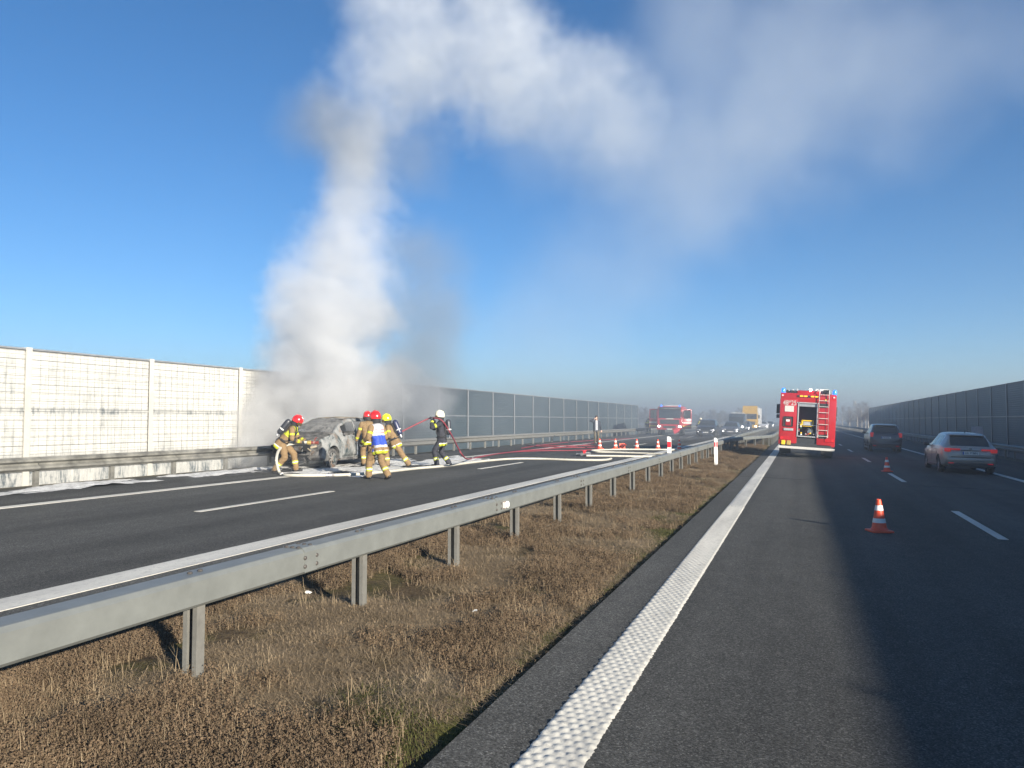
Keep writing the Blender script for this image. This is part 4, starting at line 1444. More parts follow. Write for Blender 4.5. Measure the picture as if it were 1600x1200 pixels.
yellow_lorry()
def dark_van():
    y = 100.0
    c = AY(1150, 672, y)
    root = empty('van', (c.x, y, zg(c.x)), R(180), 'dark high-roofed van in the queue beside the yellow lorry', 'van', ry=-tilt_l)
    m_v = car_paint('van_dark', (0.05, 0.07, 0.09))
    bm = bmesh.new()
    prof = [(-5.2, 0.4), (0, 0.4), (0.02, 0.85), (-0.35, 1.15), (-1.1, 2.1), (-1.6, 2.45), (-5.2, 2.5)]
    lo = [bm.verts.new((-0.98, a, b)) for a, b in prof]
    hi = [bm.verts.new((0.98, a, b)) for a, b in prof]
    n = len(prof)
    for k in range(n):
        bm.faces.new((lo[k], lo[(k + 1) % n], hi[(k + 1) % n], hi[k]))
    bm.faces.new(lo); bm.faces.new(list(reversed(hi)))
    bmesh.ops.recalc_face_normals(bm, faces=bm.faces)
    bmesh.ops.bevel(bm, geom=list(bm.edges), offset=0.09, segments=3, affect='EDGES', profile=0.6)
    bm_obj('body', bm, m_v, root, True)
    simple_part('windscreen', root, M_GLASS, [((0, -0.70, 1.64), (1.66, 0.04, 1.05), Matrix.Rotation(R(38), 4, 'X'))], 0.02)
    simple_part('grille', root, M_DARK, [((0, 0.02, 0.75), (1.2, 0.05, 0.25))], 0.02)
    simple_part('roof_rack', root, M_WSTRIPE, [((0, -2.8, 2.56), (1.5, 2.4, 0.08))], 0.02)
    for s in (-1, 1):
        simple_part('headlamp', root, M_HEAD_ON, [((s * 0.75, 0.02, 0.82), (0.26, 0.05, 0.16))], 0.02)
        simple_part('mirror', root, M_DARK, [((s * 1.1, -0.8, 1.35), (0.2, 0.1, 0.28))], 0.03)
        for yy in (-0.85, -4.1):
            wheel(root, s * 0.86, yy, 0.35, 0.22, s, M_TYRE, M_RIM_D)
    return root
dark_van()

# ================================================================== PEOPLE
def ik(a, t, l1, l2, pole):
    """two-bone chain from a to t; returns the middle joint, bent towards pole"""
    d = t - a
    L = min(d.length, (l1 + l2) * 0.999)
    d = d.normalized()
    t = a + d * L
    x = (l1 * l1 - l2 * l2 + L * L) / (2 * L)
    hh = math.sqrt(max(0.0, l1 * l1 - x * x))
    p = pole - d * pole.dot(d)
    p = p.normalized() if p.length > 1e-5 else Vector((0, 1, 0))
    return a + d * x + p * hh, t
def capsule(bm, p, q, r0, r1, n=12):
    d = q - p
    L = d.length
    if L < 1e-5:
        d = Vector((0, 0, 1)); L = 1e-5
    d = d.normalized()
    pts, rs = [], []
    for k in range(4):
        a = R(90) * k / 4
        pts.append(p - d * r0 * math.cos(a)); rs.append(max(r0 * math.sin(a), 1e-4))
    for t in (0, 0.5, 1):
        pts.append(p.lerp(q, t)); rs.append(r0 + (r1 - r0) * t)
    for k in range(3, -1, -1):
        a = R(90) * k / 4
        pts.append(q + d * r1 * math.cos(a)); rs.append(max(r1 * math.sin(a), 1e-4))
    tube(bm, pts, rs, n)
SKIN = mat('skin', (0.50, 0.31, 0.23), 0.55)
CLOTH = dict(
    tan=mat('tan_fire_suit', (0.185, 0.12, 0.056), 0.85, var=0.18, vscale=9, bump=0.3, bscale=35),
    navy=mat('black_fire_suit', (0.022, 0.023, 0.03), 0.85, var=0.25, vscale=9, bump=0.3, bscale=35),
    black=mat('black_cloth', (0.016, 0.016, 0.018), 0.8, bump=0.2),
    yellow=mat('fluorescent_yellow', (0.40, 0.43, 0.02), 0.6, var=0.08),
    silver=mat('reflective_silver', (0.60, 0.60, 0.56), 0.4, var=0.05),
    boot=mat('black_boot', (0.014, 0.014, 0.015), 0.5),
    glove=mat('dark_glove', (0.03, 0.03, 0.034), 0.75),
    white=mat('white_vest', (0.40, 0.40, 0.42), 0.7, var=0.06),
    blue=mat('blue_vest', (0.02, 0.055, 0.36), 0.7, var=0.1),
    skin=SKIN,
    hair=mat('dark_hair', (0.03, 0.022, 0.016), 0.7),
    jacket=mat('dark_jacket', (0.03, 0.036, 0.05), 0.8, bump=0.2),
    shirt=mat('grey_shirt', (0.35, 0.36, 0.38), 0.8),
    trousers=mat('khaki_trousers', (0.10, 0.085, 0.06), 0.85),
    print=mat('vest_print', (0.42, 0.20, 0.22), 0.7),
    mask=mat('mask_rubber', (0.02, 0.02, 0.022), 0.35),
)
CK = list(CLOTH)
def suit_rule(main, upper, vest=None):
    def rule(tag_, t, c, back):
        if tag_ == 'torso':
            if vest and t > 0.12:
                if back > -0.02:
                    if 0.70 < t < 0.73 or 0.80 < t < 0.83: return 'print'
                    if t > 0.62: return 'white'
                    if t > 0.30: return 'blue'
                    return 'white' if t > 0.22 else main
                return 'blue' if t < 0.45 else main
            if 0.02 < t < 0.11: return 'yellow'
            if 0.11 <= t < 0.145: return 'silver'
            if 0.60 < t < 0.70 and not vest: return 'yellow' if upper else main
            if upper and t > 0.70: return 'yellow' if back < 0.06 else main
            return main
        if tag_ == 'thigh': return main
        if tag_ == 'shin':
            if 0.50 < t < 0.58 or 0.64 < t < 0.72: return 'yellow'
            if 0.58 <= t <= 0.64: return 'silver'
            return main
        if tag_ == 'upper_arm':
            if 0.45 < t < 0.66: return 'yellow'
            return main
        if tag_ == 'forearm':
            if t < 0.42: return 'black' if upper else main
            if 0.62 < t < 0.86: return 'yellow'
            return main
        return {'hand': 'glove', 'foot': 'boot', 'neck': 'black', 'head': 'black', 'face': 'mask'}[tag_]
    return rule
def civil_rule(tag_, t, c, back):
    if tag_ == 'torso': return 'shirt' if (back < -0.05 and abs(c) < 0.07 and t > 0.25) else 'jacket'
    return {'thigh': 'trousers', 'shin': 'trousers', 'upper_arm': 'jacket', 'forearm': 'jacket', 'hand': 'skin', 'foot': 'boot', 'neck': 'skin', 'head': 'hair', 'face': 'skin'}[tag_]
def human(name, label, loc, facing, pose, rule, height=1.80, helmet=None, tank=None, group=None, bulky=1.0, voxel=0.013):
    """one continuous remeshed body; local +y is forward"""
    fx, fy = facing
    root = empty(name, loc, math.atan2(-fx, fy), label, 'person', group)
    k = height / 1.80
    B = bulky
    lean, side = R(pose.get('lean', 0)), R(pose.get('side', 0))
    hipz = pose.get('hip', 0.93) * k
    pel = Vector((pose.get('hx', 0), pose.get('hy', 0), hipz))
    ax = Vector((math.sin(side), math.sin(lean), math.cos(lean) * math.cos(side))).normalized()
    tw = R(pose.get('twist', 0))
    rt = Vector((math.cos(tw), math.sin(tw), 0))
    rt = (rt - ax * rt.dot(ax)).normalized()
    fw = ax.cross(rt) * 1.0
    fw = fw if fw.y > -0.5 else fw
    chest = pel + ax * 0.50 * k
    neck = pel + ax * 0.57 * k
    hp, hyaw = R(pose.get('head_pitch', 0)), R(pose.get('head_yaw', 0))
    hf = (Matrix.Rotation(hyaw, 3, 'Z') @ Vector((0, math.cos(hp), math.sin(hp)))).normalized()
    hu = (Vector((0, 0, 1)) - hf * hf.z)
    hu = hu.normalized()
    hc = neck + ax * 0.05 * k + Vector((0, 0, 0.13 * k)) + hf * 0.03
    caps = []
    def add(p, q, r0, r1, tg):
        caps.append((Vector(p), Vector(q), r0 * k, r1 * k, tg))
    # trunk
    b0 = pel - ax * 0.10 * k
    add(b0, pel + ax * 0.46 * k, 0.135 * B, 0.13 * B, 'torso')
    for s in (-1, 1):
        add(b0 + rt * s * 0.085 * k, pel + rt * s * 0.10 * k + ax * 0.44 * k, 0.112 * B, 0.105 * B, 'torso')
    if helmet:                                              # loose coat skirt over the hips
        for s in (-1, 1):
            for q in (-1, 1):
                add(pel - ax * 0.17 * k + rt * s * 0.105 * k + rt.cross(ax) * q * 0.055 * k, pel + ax * 0.2 * k + rt * s * 0.085 * k + rt.cross(ax) * q * 0.03 * k, 0.10 * B, 0.10 * B, 'torso')
    add(chest - rt * 0.145 * k - ax * .03, chest + rt * 0.145 * k - ax * .03, 0.085 * B, 0.085 * B, 'torso')
    add(chest, neck + ax * 0.06 * k, 0.075, 0.062, 'neck')
    add(hc - hu * 0.03 * k - hf * 0.012, hc + hu * 0.05 * k - hf * 0.012, 0.088, 0.092, 'head')
    add(hc + hf * 0.03 * k - hu * 0.01, hc + hf * 0.032 * k - hu * 0.085 * k, 0.068, 0.048, 'face')
    add(hc + hf * 0.092 * k - hu * 0.02 * k, hc + hf * 0.108 * k - hu * 0.045 * k, 0.012, 0.016, 'face')
    # legs
    for s, key in ((-1, 'footL'), (1, 'footR')):
        fx_, fy_, fz_ = pose[key][:3]
        an = Vector((fx_, fy_, fz_ + 0.09)) * k
        hj = pel + rt * s * 0.095 * k - Vector((0, 0, 0.03 * k))
        kn, an = ik(hj, an, 0.43 * k, 0.43 * k, Vector((s * 0.12, 1, 0.1)))
        add(hj, kn, (0.108 if helmet else 0.092) * B, (0.090 if helmet else 0.072) * B, 'thigh')
        add(kn, an - (an - kn).normalized() * 0.02, (0.086 if helmet else 0.070) * B, (0.084 if helmet else 0.062) * B, 'shin')
        td = R(pose[key][3]) if len(pose[key]) > 3 else 0
        pit = R(pose[key][4]) if len(pose[key]) > 4 else 0
        tf = Vector((math.sin(td), math.cos(td) * math.cos(pit), -math.sin(pit)))
        sole = an + Vector((0, 0, -0.045 * k))
        add(an, sole - tf * 0.04 * k, 0.052, 0.046, 'foot')
        add(sole - tf * 0.05 * k, sole + tf * 0.15 * k, 0.047, 0.040, 'foot')
    # arms and hands
    hands = {}
    for s, key in ((-1, 'handL'), (1, 'handR')):
        sh = chest + rt * s * 0.20 * k - ax * 0.03 * k
        tgt = Vector(pose[key][:3]) * k
        pole = Vector(pose.get('pole' + key[-1], (s * 0.5, -0.4, -0.8)))
        el, wr_ = ik(sh, tgt, 0.29 * k, 0.26 * k, pole)
        add(sh, el, (0.080 if helmet else 0.07) * B, (0.070 if helmet else 0.056) * B, 'upper_arm')
        add(el, wr_, (0.066 if helmet else 0.054) * B, (0.057 if helmet else 0.044) * B, 'forearm')
        hd = (wr_ - el).normalized()
        aim = Vector(pose.get('grip' + key[-1], hd)).normalized()
        hd = (hd + aim).normalized()
        sd_ = hd.cross(Vector((0, 0, 1)))
        sd_ = sd_.normalized() if sd_.length > 0.1 else rt
        nrm = sd_.cross(hd).normalized()
        pm = wr_ + hd * 0.085 * k
        add(wr_, pm, 0.034, 0.036, 'hand')
        add(wr_ + sd_ * 0.022, pm + sd_ * 0.026, 0.024, 0.024, 'hand')
        add(wr_ - sd_ * 0.022, pm - sd_ * 0.026, 0.024, 0.024, 'hand')
        for j, (off, ln) in enumerate(((-0.038, 0.05), (-0.013, 0.06), (0.012, 0.057), (0.037, 0.045))):
            f0 = pm + sd_ * off * 1.1
            f1 = f0 + (hd * 0.75 - nrm * 0.65).normalized() * ln * k
            f2 = f1 + (-hd * 0.25 - nrm).normalized() * ln * 0.8 * k
            add(f0, f1, 0.0125, 0.0115, 'hand'); add(f1, f2, 0.0115, 0.010, 'hand')
        t0 = wr_ + hd * 0.03 + sd_ * (-s) * 0.035
        t1 = t0 + (hd * 0.6 + sd_ * (-s) * 0.7 - nrm * 0.4).normalized() * 0.05 * k
        add(t0, t1, 0.015, 0.013, 'hand'); add(t1, t1 + (hd * 0.6 - nrm * 0.8).normalized() * 0.035, 0.013, 0.011, 'hand')
        hands[key[-1]] = pm - nrm * 0.035
    bm = bmesh.new()
    for p, q, r0, r1, tg in caps:
        capsule(bm, p, q, r0, r1)
    o = bm_obj('body', bm, [CLOTH[c] for c in CK])
    md = o.modifiers.new('r', 'REMESH'); md.mode = 'VOXEL'; md.voxel_size = voxel
    ms = o.modifiers.new('s', 'SMOOTH'); ms.factor = 0.5; ms.iterations = 3
    me = evaluated(o)
    bpy.data.objects.remove(o)
    n = len(me.vertices)
    co = np.empty(n * 3); me.vertices.foreach_get('co', co); co = co.reshape(-1, 3)
    no = np.empty(n * 3); me.vertex_normals.foreach_get('vector', no); no = no.reshape(-1, 3)
    # cloth folds
    disp = np.array([noise.noise(Vector(c) * 9.0 + Vector((loc[0], loc[1], 0))) * 0.6 + noise.noise(Vector((c[0] * 7, c[1] * 7, c[2] * 22))) for c in co])
    co2 = co + no * (disp * (0.012 if helmet else 0.006))[:, None]
    me.vertices.foreach_set('co', co2.ravel())
    fc = np.empty(len(me.polygons) * 3); me.polygons.foreach_get('center', fc); fc = fc.reshape(-1, 3)
    best = np.full(len(fc), 1e9); bi = np.zeros(len(fc), int); bt = np.zeros(len(fc))
    for i, (p, q, r0, r1, tg) in enumerate(caps):
        p_, d = np.array(p), np.array(q - p)
        L2 = max(d @ d, 1e-9)
        t = np.clip((fc - p_) @ d / L2, 0, 1)
        dist = np.linalg.norm(fc - (p_ + t[:, None] * d), axis=1) - (r0 + (r1 - r0) * t)
        mk = dist < best
        best[mk] = dist[mk]; bi[mk] = i; bt[mk] = t[mk]
    mids = np.zeros(len(fc), dtype=np.int32)
    axn, rtn, fwn = np.array(ax), np.array(rt), np.array(rt.cross(ax) * -1)
    for f in range(len(fc)):
        tg = caps[bi[f]][4]
        t = bt[f]
        rel = fc[f] - np.array(pel)
        if tg == 'torso':
            t = float(np.clip((rel @ axn + 0.26 * k) / (0.80 * k), 0, 1))
        mids[f] = CK.index(rule(tg, t, float(rel @ rtn), float(-(rel @ fwn))))
    me.polygons.foreach_set('material_index', mids)
    me.polygons.foreach_set('use_smooth', [True] * len(me.polygons))
    me.update()
    me.name = 'body'
    body = link(bpy.data.objects.new('body', me), root)
    hm = Matrix.Translation(hc) @ Matrix((( hf.cross(hu).x, hf.x, hu.x, 0), (hf.cross(hu).y, hf.y, hu.y, 0), (hf.cross(hu).z, hf.z, hu.z, 0), (0, 0, 0, 1)))
    if helmet:
        bm = bmesh.new()
        S = hm @ Matrix.Translation((0, -0.01, 0.015)) @ Matrix.Diagonal((0.94, 1.14, 1.0, 1))
        lathe(bm, [(0.136, -0.065), (0.142, -0.02), (0.138, 0.03), (0.122, 0.08), (0.09, 0.12), (0.045, 0.142), (0, 0.148)], 22, S)
        lathe(bm, [(0.132, -0.065), (0.130, 0.0), (0.112, 0.07), (0, 0.13)], 22, S)
        tube(bm, [hm @ Vector((0, 0.15, 0.05)), hm @ Vector((0, 0.10, 0.125)), hm @ Vector((0, 0.0, 0.168)), hm @ Vector((0, -0.10, 0.14)), hm @ Vector((0, -0.155, 0.05))], [0.008, 0.014, 0.016, 0.014, 0.008], 8)
        hel = bm_obj('helmet', bm, helmet, root, True)
        bm = bmesh.new()
        for a0, z0, z1, rr, mi in ((R(70), -0.01, -0.10, 0.147, 0),):
            pr = []
            for q in range(13):
                a = -a0 + 2 * a0 * q / 12
                for z in (z0, z1):
                    pr.append(bm.verts.new(hm @ Vector((rr * 0.95 * math.sin(a), rr * 1.1 * math.cos(a) - 0.005, z))))
            for q in range(12):
                bm.faces.new((pr[2 * q], pr[2 * q + 2], pr[2 * q + 3], pr[2 * q + 1]))
        bm_obj('visor', bm, mat('visor', (0.10, 0.07, 0.03), 0.08, 0.3), hel, True)
        bm = bmesh.new()
        pr = []
        for q in range(15):
            a = R(78) + (R(360) - 2 * R(78)) * q / 14
            for z, rr in ((-0.055, 0.135), (-0.17, 0.125)):
                pr.append(bm.verts.new(hm @ Vector((rr * 0.95 * math.sin(a), rr * 1.1 * math.cos(a) - 0.01, z))))
        for q in range(14):
            bm.faces.new((pr[2 * q], pr[2 * q + 2], pr[2 * q + 3], pr[2 * q + 1]))
        bm_obj('neck_guard', bm, CLOTH['black'], hel, True)
    if tank:
        up = ax
        bk = rt.cross(ax)
        if bk.y > 0: bk = -bk
        c0 = pel + up * 0.10 * k + bk * 0.245 * k
        rot = Matrix((( rt.x, bk.x, up.x, c0.x), (rt.y, bk.y, up.y, c0.y), (rt.z, bk.z, up.z, c0.z), (0, 0, 0, 1)))
        bm = bmesh.new()
        lathe(bm, [(0, 0), (0.05, 0.005), (0.082, 0.04), (0.086, 0.08), (0.086, 0.42), (0.075, 0.48), (0.04, 0.515), (0, 0.52)], 18, rot)
        tk = bm_obj('air_cylinder', bm, tank, root, True)
        bm = bmesh.new()
        lathe(bm, [(0.0875, 0.16), (0.089, 0.165), (0.089, 0.19), (0.0875, 0.195)], 18, rot)
        bm_obj('cylinder_strap', bm, CLOTH['silver'], tk)
        bm = bmesh.new()
        lathe(bm, [(0, -0.09), (0.025, -0.09), (0.03, -0.05), (0.022, 0.01), (0, 0.01)], 10, rot)
        box(bm, (0, 0, 0), (0.13, 0.04, 0.04), rot @ Matrix.Translation((0, 0, -0.05)), 0.01)
        bm_obj('cylinder_valve', bm, M_ALU, tk)
        bm = bmesh.new()
        box(bm, (0, 0, 0), (0.24, 0.06, 0.46), rot @ Matrix.Translation((0, -0.10, 0.22)), 0.025)
        hb = bm_obj('backplate', bm, CLOTH['black'], root, True)
        for s in (-1, 1):
            bm = bmesh.new()
            f_ = -bk
            pts = [c0 + up * 0.40 - bk * 0.10 + rt * s * 0.08, chest + rt * s * 0.10 + up * 0.075 * k, chest + rt * s * 0.115 + f_ * 0.115 * B * k - up * 0.02, pel + rt * s * 0.14 * k + f_ * 0.135 * B * k + up * 0.18 * k, pel + rt * s * 0.20 * B * k + up * 0.06 * k, c0 + rt * s * 0.09 - bk * 0.08 + up * 0.03]
            tube(bm, spline(pts, 5), 0.020, 6)
            bm_obj('harness_strap', bm, CLOTH['black'], hb, True)
        bm = bmesh.new()
        ring = [pel + up * 0.04 * k + (rt * math.cos(a) * 0.215 + bk * math.sin(a) * 0.155) * B * k for a in np.linspace(0, 2 * math.pi, 25)]
        tube(bm, ring, 0.02, 6, cap=False)
        bm_obj('waist_belt', bm, CLOTH['black'], hb, True)
    M = Matrix.Translation(loc) @ Matrix.Rotation(math.atan2(-fx, fy), 4, 'Z')
    return root, {q: M @ v for q, v in hands.items()}
HEL_R = mat('helmet_red', (0.55, 0.018, 0.02), 0.2, coat=0.5)
HEL_Y = mat('helmet_yellow', (0.62, 0.66, 0.02), 0.22, coat=0.5)
HEL_W = mat('helmet_cream', (0.72, 0.68, 0.50), 0.25, coat=0.4)
TANK_D = mat('cylinder_dark', (0.03, 0.032, 0.038), 0.4, var=0.2)
TANK_B = mat('cylinder_navy', (0.025, 0.03, 0.07), 0.35, var=0.2)
LEFT = (-0.94, -0.34)
gp = 'firefighters around the burnt car'
P1 = G(447, 737)
ff1, H1 = human('person', 'firefighter in tan suit bending to the bonnet, hose nozzle in his hands', (P1.x, P1.y, zg(P1.x)), (0.9, 0.44),
    dict(lean=38, hip=0.86, hy=-0.10, footL=(-0.10, 0.26, 0, -5), footR=(0.12, -0.30, 0, 15, 12), handL=(-0.10, 0.50, 0.90), handR=(0.10, 0.40, 0.86), head_pitch=-28, gripL=(0, 1, 0.1), gripR=(0, 1, 0.05)),
    suit_rule('tan', True), 1.80, HEL_R, TANK_D, gp, 1.05)
P2 = G(575, 728)
ff2, H2 = human('person', 'firefighter in tan suit and red helmet standing at the burnt car door', (P2.x, P2.y, zg(P2.x)), (-0.75, 0.66),
    dict(lean=10, hip=0.92, footL=(-0.12, 0.05, 0, -10), footR=(0.12, -0.06, 0, 14), handL=(-0.34, 0.22, 0.84), handR=(0.26, 0.34, 0.98), head_pitch=-8),
    suit_rule('tan', False), 1.78, HEL_R, None, gp, 1.05)
P3 = G(592, 749)
ff3, H3 = human('person', 'firefighter in a white and blue vest and red helmet striding by the burnt car', (P3.x, P3.y, zg(P3.x)), (-0.93, 0.25),
    dict(lean=12, hip=0.90, footL=(-0.10, 0.28, 0, -4), footR=(0.10, -0.24, 0.02, 6, 22), handL=(-0.30, 0.30, 0.98), handR=(0.24, 0.26, 0.92), head_pitch=-4, head_yaw=22),
    suit_rule('tan', False, True), 1.80, HEL_R, None, gp, 1.06)
P4 = G(619, 730)
ff4, H4 = human('person', 'firefighter with bright yellow helmet and dark air cylinder lunging forward', (P4.x, P4.y, zg(P4.x)), LEFT,
    dict(lean=24, hip=0.86, hy=0.05, footL=(-0.10, -0.42, 0.02, 6, 20), footR=(0.10, 0.30, 0, -4), handL=(-0.16, 0.42, 1.00), handR=(0.20, 0.32, 0.94), head_pitch=-6),
    suit_rule('tan', False), 1.80, HEL_Y, TANK_B, gp, 1.06)
P5 = G(690, 729)
ff5, H5 = human('person', 'firefighter in black suit and cream helmet shouldering a red hose', (P5.x, P5.y, zg(P5.x)), LEFT,
    dict(lean=4, hip=0.91, footL=(-0.10, 0.14, 0, -4), footR=(0.10, -0.24, 0.02, 8, 20), handL=(-0.14, 0.30, 1.50), handR=(0.12, 0.27, 1.46), head_pitch=4, gripL=(0, 0.4, 1), gripR=(0, 0.4, 1), poleL=(-0.6, 0.2, -1), poleR=(0.6, 0.2, -1)),
    suit_rule('navy', False), 1.84, HEL_W, TANK_D, gp, 1.04)
P6 = G(932, 694)
human('person', 'person in dark jacket and khaki trousers with a hand raised to the head', (P6.x, P6.y, zg(P6.x)), (0.35, -0.94),
    dict(lean=0, hip=0.94, footL=(-0.09, 0.02, 0, -8), footR=(0.10, -0.03, 0, 10), handL=(-0.30, 0.12, 0.86), handR=(0.16, 0.16, 1.60), head_pitch=-2, poleR=(1, 0.2, -0.4)),
    civil_rule, 1.80, None, None, None, 1.0, 0.02)
yq = 80.0
c6 = AY(1013, 680, yq)
human('person', 'firefighter with cream helmet walking beside the open door of the red fire engine', (c6.x, yq, zg(c6.x)), (0.5, -0.86),
    dict(lean=3, hip=0.92, footL=(-0.1, 0.16, 0), footR=(0.1, -0.16, 0), handL=(-0.32, 0.1, 0.86), handR=(0.32, -0.02, 0.86)), suit_rule('navy', True), 1.82, HEL_W, None, None, 1.05, 0.025)
c7 = AY(1095, 679, 81.5)
human('person', 'firefighter with cream helmet half hidden behind the black queueing car', (c7.x, 81.5, zg(c7.x)), (0.2, -0.98),
    dict(lean=0, hip=0.94, footL=(-0.1, 0.02, 0), footR=(0.1, 0, 0), handL=(-0.32, 0.05, 0.86), handR=(0.32, 0.02, 0.86)), suit_rule('navy', True), 1.80, HEL_W, None, None, 1.05, 0.025)

# ================================================================== HOSES, CONES, POSTS
M_HOSE_W = mat('white_hose', (0.44, 0.42, 0.355), 0.7, var=0.12, vscale=8, bump=0.15, bscale=120)
M_HOSE_R = mat('red_hose', (0.20, 0.028, 0.04), 0.6, var=0.15, vscale=8, bump=0.15, bscale=120)
M_HOSE_G = mat('grey_hose', (0.30, 0.29, 0.27), 0.75, var=0.2, vscale=8)
M_COUP = mat('hose_coupling_metal', (0.36, 0.35, 0.34), 0.4, 0.7)
def gpts(px, dz=0.0):
    out = []
    for u, v in px:
        p = G(u, v)
        out.append(Vector((p.x, p.y, zg(p.x) + dz)))
    return out
def hose(name, label, pts, r, m, group=None, n=10, sub=8, couplings=()):
    sp_ = spline(pts, sub)
    if couplings:
        root = empty(name, sp_[0], 0, label, 'hose', group)
        base = sp_[0]
        bm = bmesh.new(); tube(bm, [p - base for p in sp_], r, n)
        bm_obj('hose_line', bm, m, root, True)
        for t in couplings:
            i = min(len(sp_) - 2, int(t * len(sp_)))
            d = (sp_[i + 1] - sp_[i]).normalized()
            q = d.to_track_quat('Z', 'Y').to_matrix().to_4x4()
            bm = bmesh.new()
            lathe(bm, [(0, -0.12), (r + 0.012, -0.12), (r + 0.016, -0.05), (r + 0.028, -0.04), (r + 0.028, 0.04), (r + 0.016, 0.05), (r + 0.012, 0.12), (0, 0.12)], 14, Matrix.Translation(sp_[i] - base) @ q)
            bm_obj('coupling', bm, M_COUP, root, True)
        return root
    bm = bmesh.new(); tube(bm, sp_, r, n)
    o = bm_obj(name, bm, m, None, True)
    return tag(o, label, 'hose', group)
HR = 0.041
a = (H1['L'] + H1['R']) / 2
tip = a + Vector((0.9, 0.44, -0.02)).normalized() * 0.26
back = a - Vector((0.9, 0.44, 0)).normalized() * 0.10
g1 = gpts([(437, 741), (446, 744.5), (470, 745.5), (515, 745), (560, 743), (606, 739), (650, 734), (690, 730.5), (732, 725), (767, 721), (802, 718.5), (845, 718.5), (890, 720), (935, 720.5), (950, 719.5), (955, 718)], HR)
lead = [tip, back, back + Vector((-0.42, -0.34, -0.12)), Vector((g1[0].x - 0.10, g1[0].y - 0.02, zg(g1[0].x) + 0.42))]
hose('fire_hose', 'long white charged hose from the nozzle man curving across the road', lead + g1, HR, M_HOSE_W, None, 12, 8, (0.24, 0.37))
nz = empty('hose_nozzle', tip, 0, 'red and brass nozzle on the white hose aimed at the bonnet', 'nozzle')
dq = Vector((0.9, 0.44, -0.02)).to_track_quat('Z', 'Y').to_matrix().to_4x4()
bm = bmesh.new(); lathe(bm, [(0, -0.10), (0.045, -0.10), (0.042, -0.02), (0.034, 0.02), (0.045, 0.06), (0.052, 0.12), (0, 0.12)], 16, dq)
bm_obj('barrel', bm, mat('nozzle_red', (0.16, 0.03, 0.022), 0.5), nz, True)
bm = bmesh.new(); tube(bm, [dq @ Vector((0, 0.05, 0.0)), dq @ Vector((0, 0.13, 0.03)), dq @ Vector((0, 0.15, 0.07))], 0.016, 8)
bm_obj('handle', bm, mat('nozzle_red', (0, 0, 0)), nz, True)
bm = bmesh.new(); lathe(bm, [(0.05, -0.2), (0.06, -0.19), (0.06, -0.10), (0.05, -0.09)], 14, dq)
bm_obj('collar', bm, mat('brass', (0.55, 0.42, 0.12), 0.4, 0.6), nz, True)
# loops of white hose by the cones; they run on under the median rail
hose('fire_hose', 'white hose lying straight from the divider to the guard rail', gpts([(916, 713.5), (950, 713.8), (1000, 714.5), (1030, 714.5), (1075, 712)], HR), HR, M_HOSE_W, None, 12, 6)
hose('fire_hose', 'white hose folded into a long loop in front of the cones', gpts([(1092, 704.2), (1060, 703.8), (1005, 703.4), (960, 703.6), (930, 704.8), (924, 706), (932, 707.3), (960, 708), (1005, 709.5), (1040, 711)], HR), HR, M_HOSE_W, None, 12, 8)
# divider
pd = gpts([(911, 712.8)])[0]
dv = empty('hose_divider', pd, 0, 'metal hose divider with red levers lying between the white hoses', 'divider')
bm = bmesh.new()
tube(bm, [(0, -0.25, 0.09), (0, 0.25, 0.09)], 0.07, 12)
for s in (-1, 0, 1):
    tube(bm, [(0, 0.12 * s, 0.09), (0.30, 0.20 * s, 0.08)], 0.05, 12)
tube(bm, [(0, 0, 0.09), (-0.3, 0, 0.08)], 0.055, 12)
bm_obj('manifold', bm, M_COUP, dv, True)
for s in (-1, 0, 1):
    bm = bmesh.new()
    lathe(bm, [(0, 0.13), (0.02, 0.13), (0.02, 0.22), (0.07, 0.22), (0.07, 0.25), (0, 0.25)], 12, Matrix.Translation((0.06, 0.14 * s, 0)))
    bm_obj('valve_wheel', bm, M_RED_REFL, dv, True)
# red hoses
RR = 0.024
shoulder = (H5['L'] + H5['R']) / 2
fdir = Vector((LEFT[0], LEFT[1], 0)).normalized()
endp = H4['R']
hose('red_hose', 'taut red hose carried between the yellow helmet and the cream helmet firefighters', [endp, endp.lerp(shoulder, 0.5) + Vector((0, 0, 0.05)), shoulder + fdir * 0.12, shoulder - fdir * 0.10 + Vector((0.10, -0.16, 0.02)), shoulder - fdir * 0.34 + Vector((0.12, -0.22, -0.08)), shoulder - fdir * 0.62 + Vector((0.06, -0.1, -0.5))] + [Vector((AX(724, 704, -9.9).x, AX(724, 704, -9.9).y, 0.62))] + gpts([(737, 717.5), (752, 714), (780, 709.5), (822, 704.5), (870, 700.8), (905, 697.2), (930, 692)], RR), RR, M_HOSE_R, None, 10, 8, (0.55,))
rg = 'red hoses lying along the road'
hose('red_hose', 'red hose lying beside the lane line next to the white edge marking', gpts([(740, 717), (790, 708), (840, 705.2), (890, 704.6), (928, 703.4), (936, 702)], RR), RR, M_HOSE_R, rg)
hose('red_hose', 'red hose looping back on itself beyond the dashed line', gpts([(822, 696.5), (845, 698.6), (880, 699.6), (912, 700.0), (932, 699.2), (936, 698), (920, 697), (880, 697.2), (838, 696)], RR), RR, M_HOSE_R, rg)
hose('red_hose', 'red hose running far back along the left verge towards the standing person', gpts([(815, 701), (850, 695.5), (890, 691.2), (930, 688.6), (960, 687), (990, 685.4)], RR), RR, M_HOSE_R, rg)
hose('hose_end', 'thin grey hose trailing at the feet of the cream helmet firefighter', gpts([(694, 729), (702, 723), (706, 721), (725, 722)], 0.02), 0.022, M_HOSE_G)

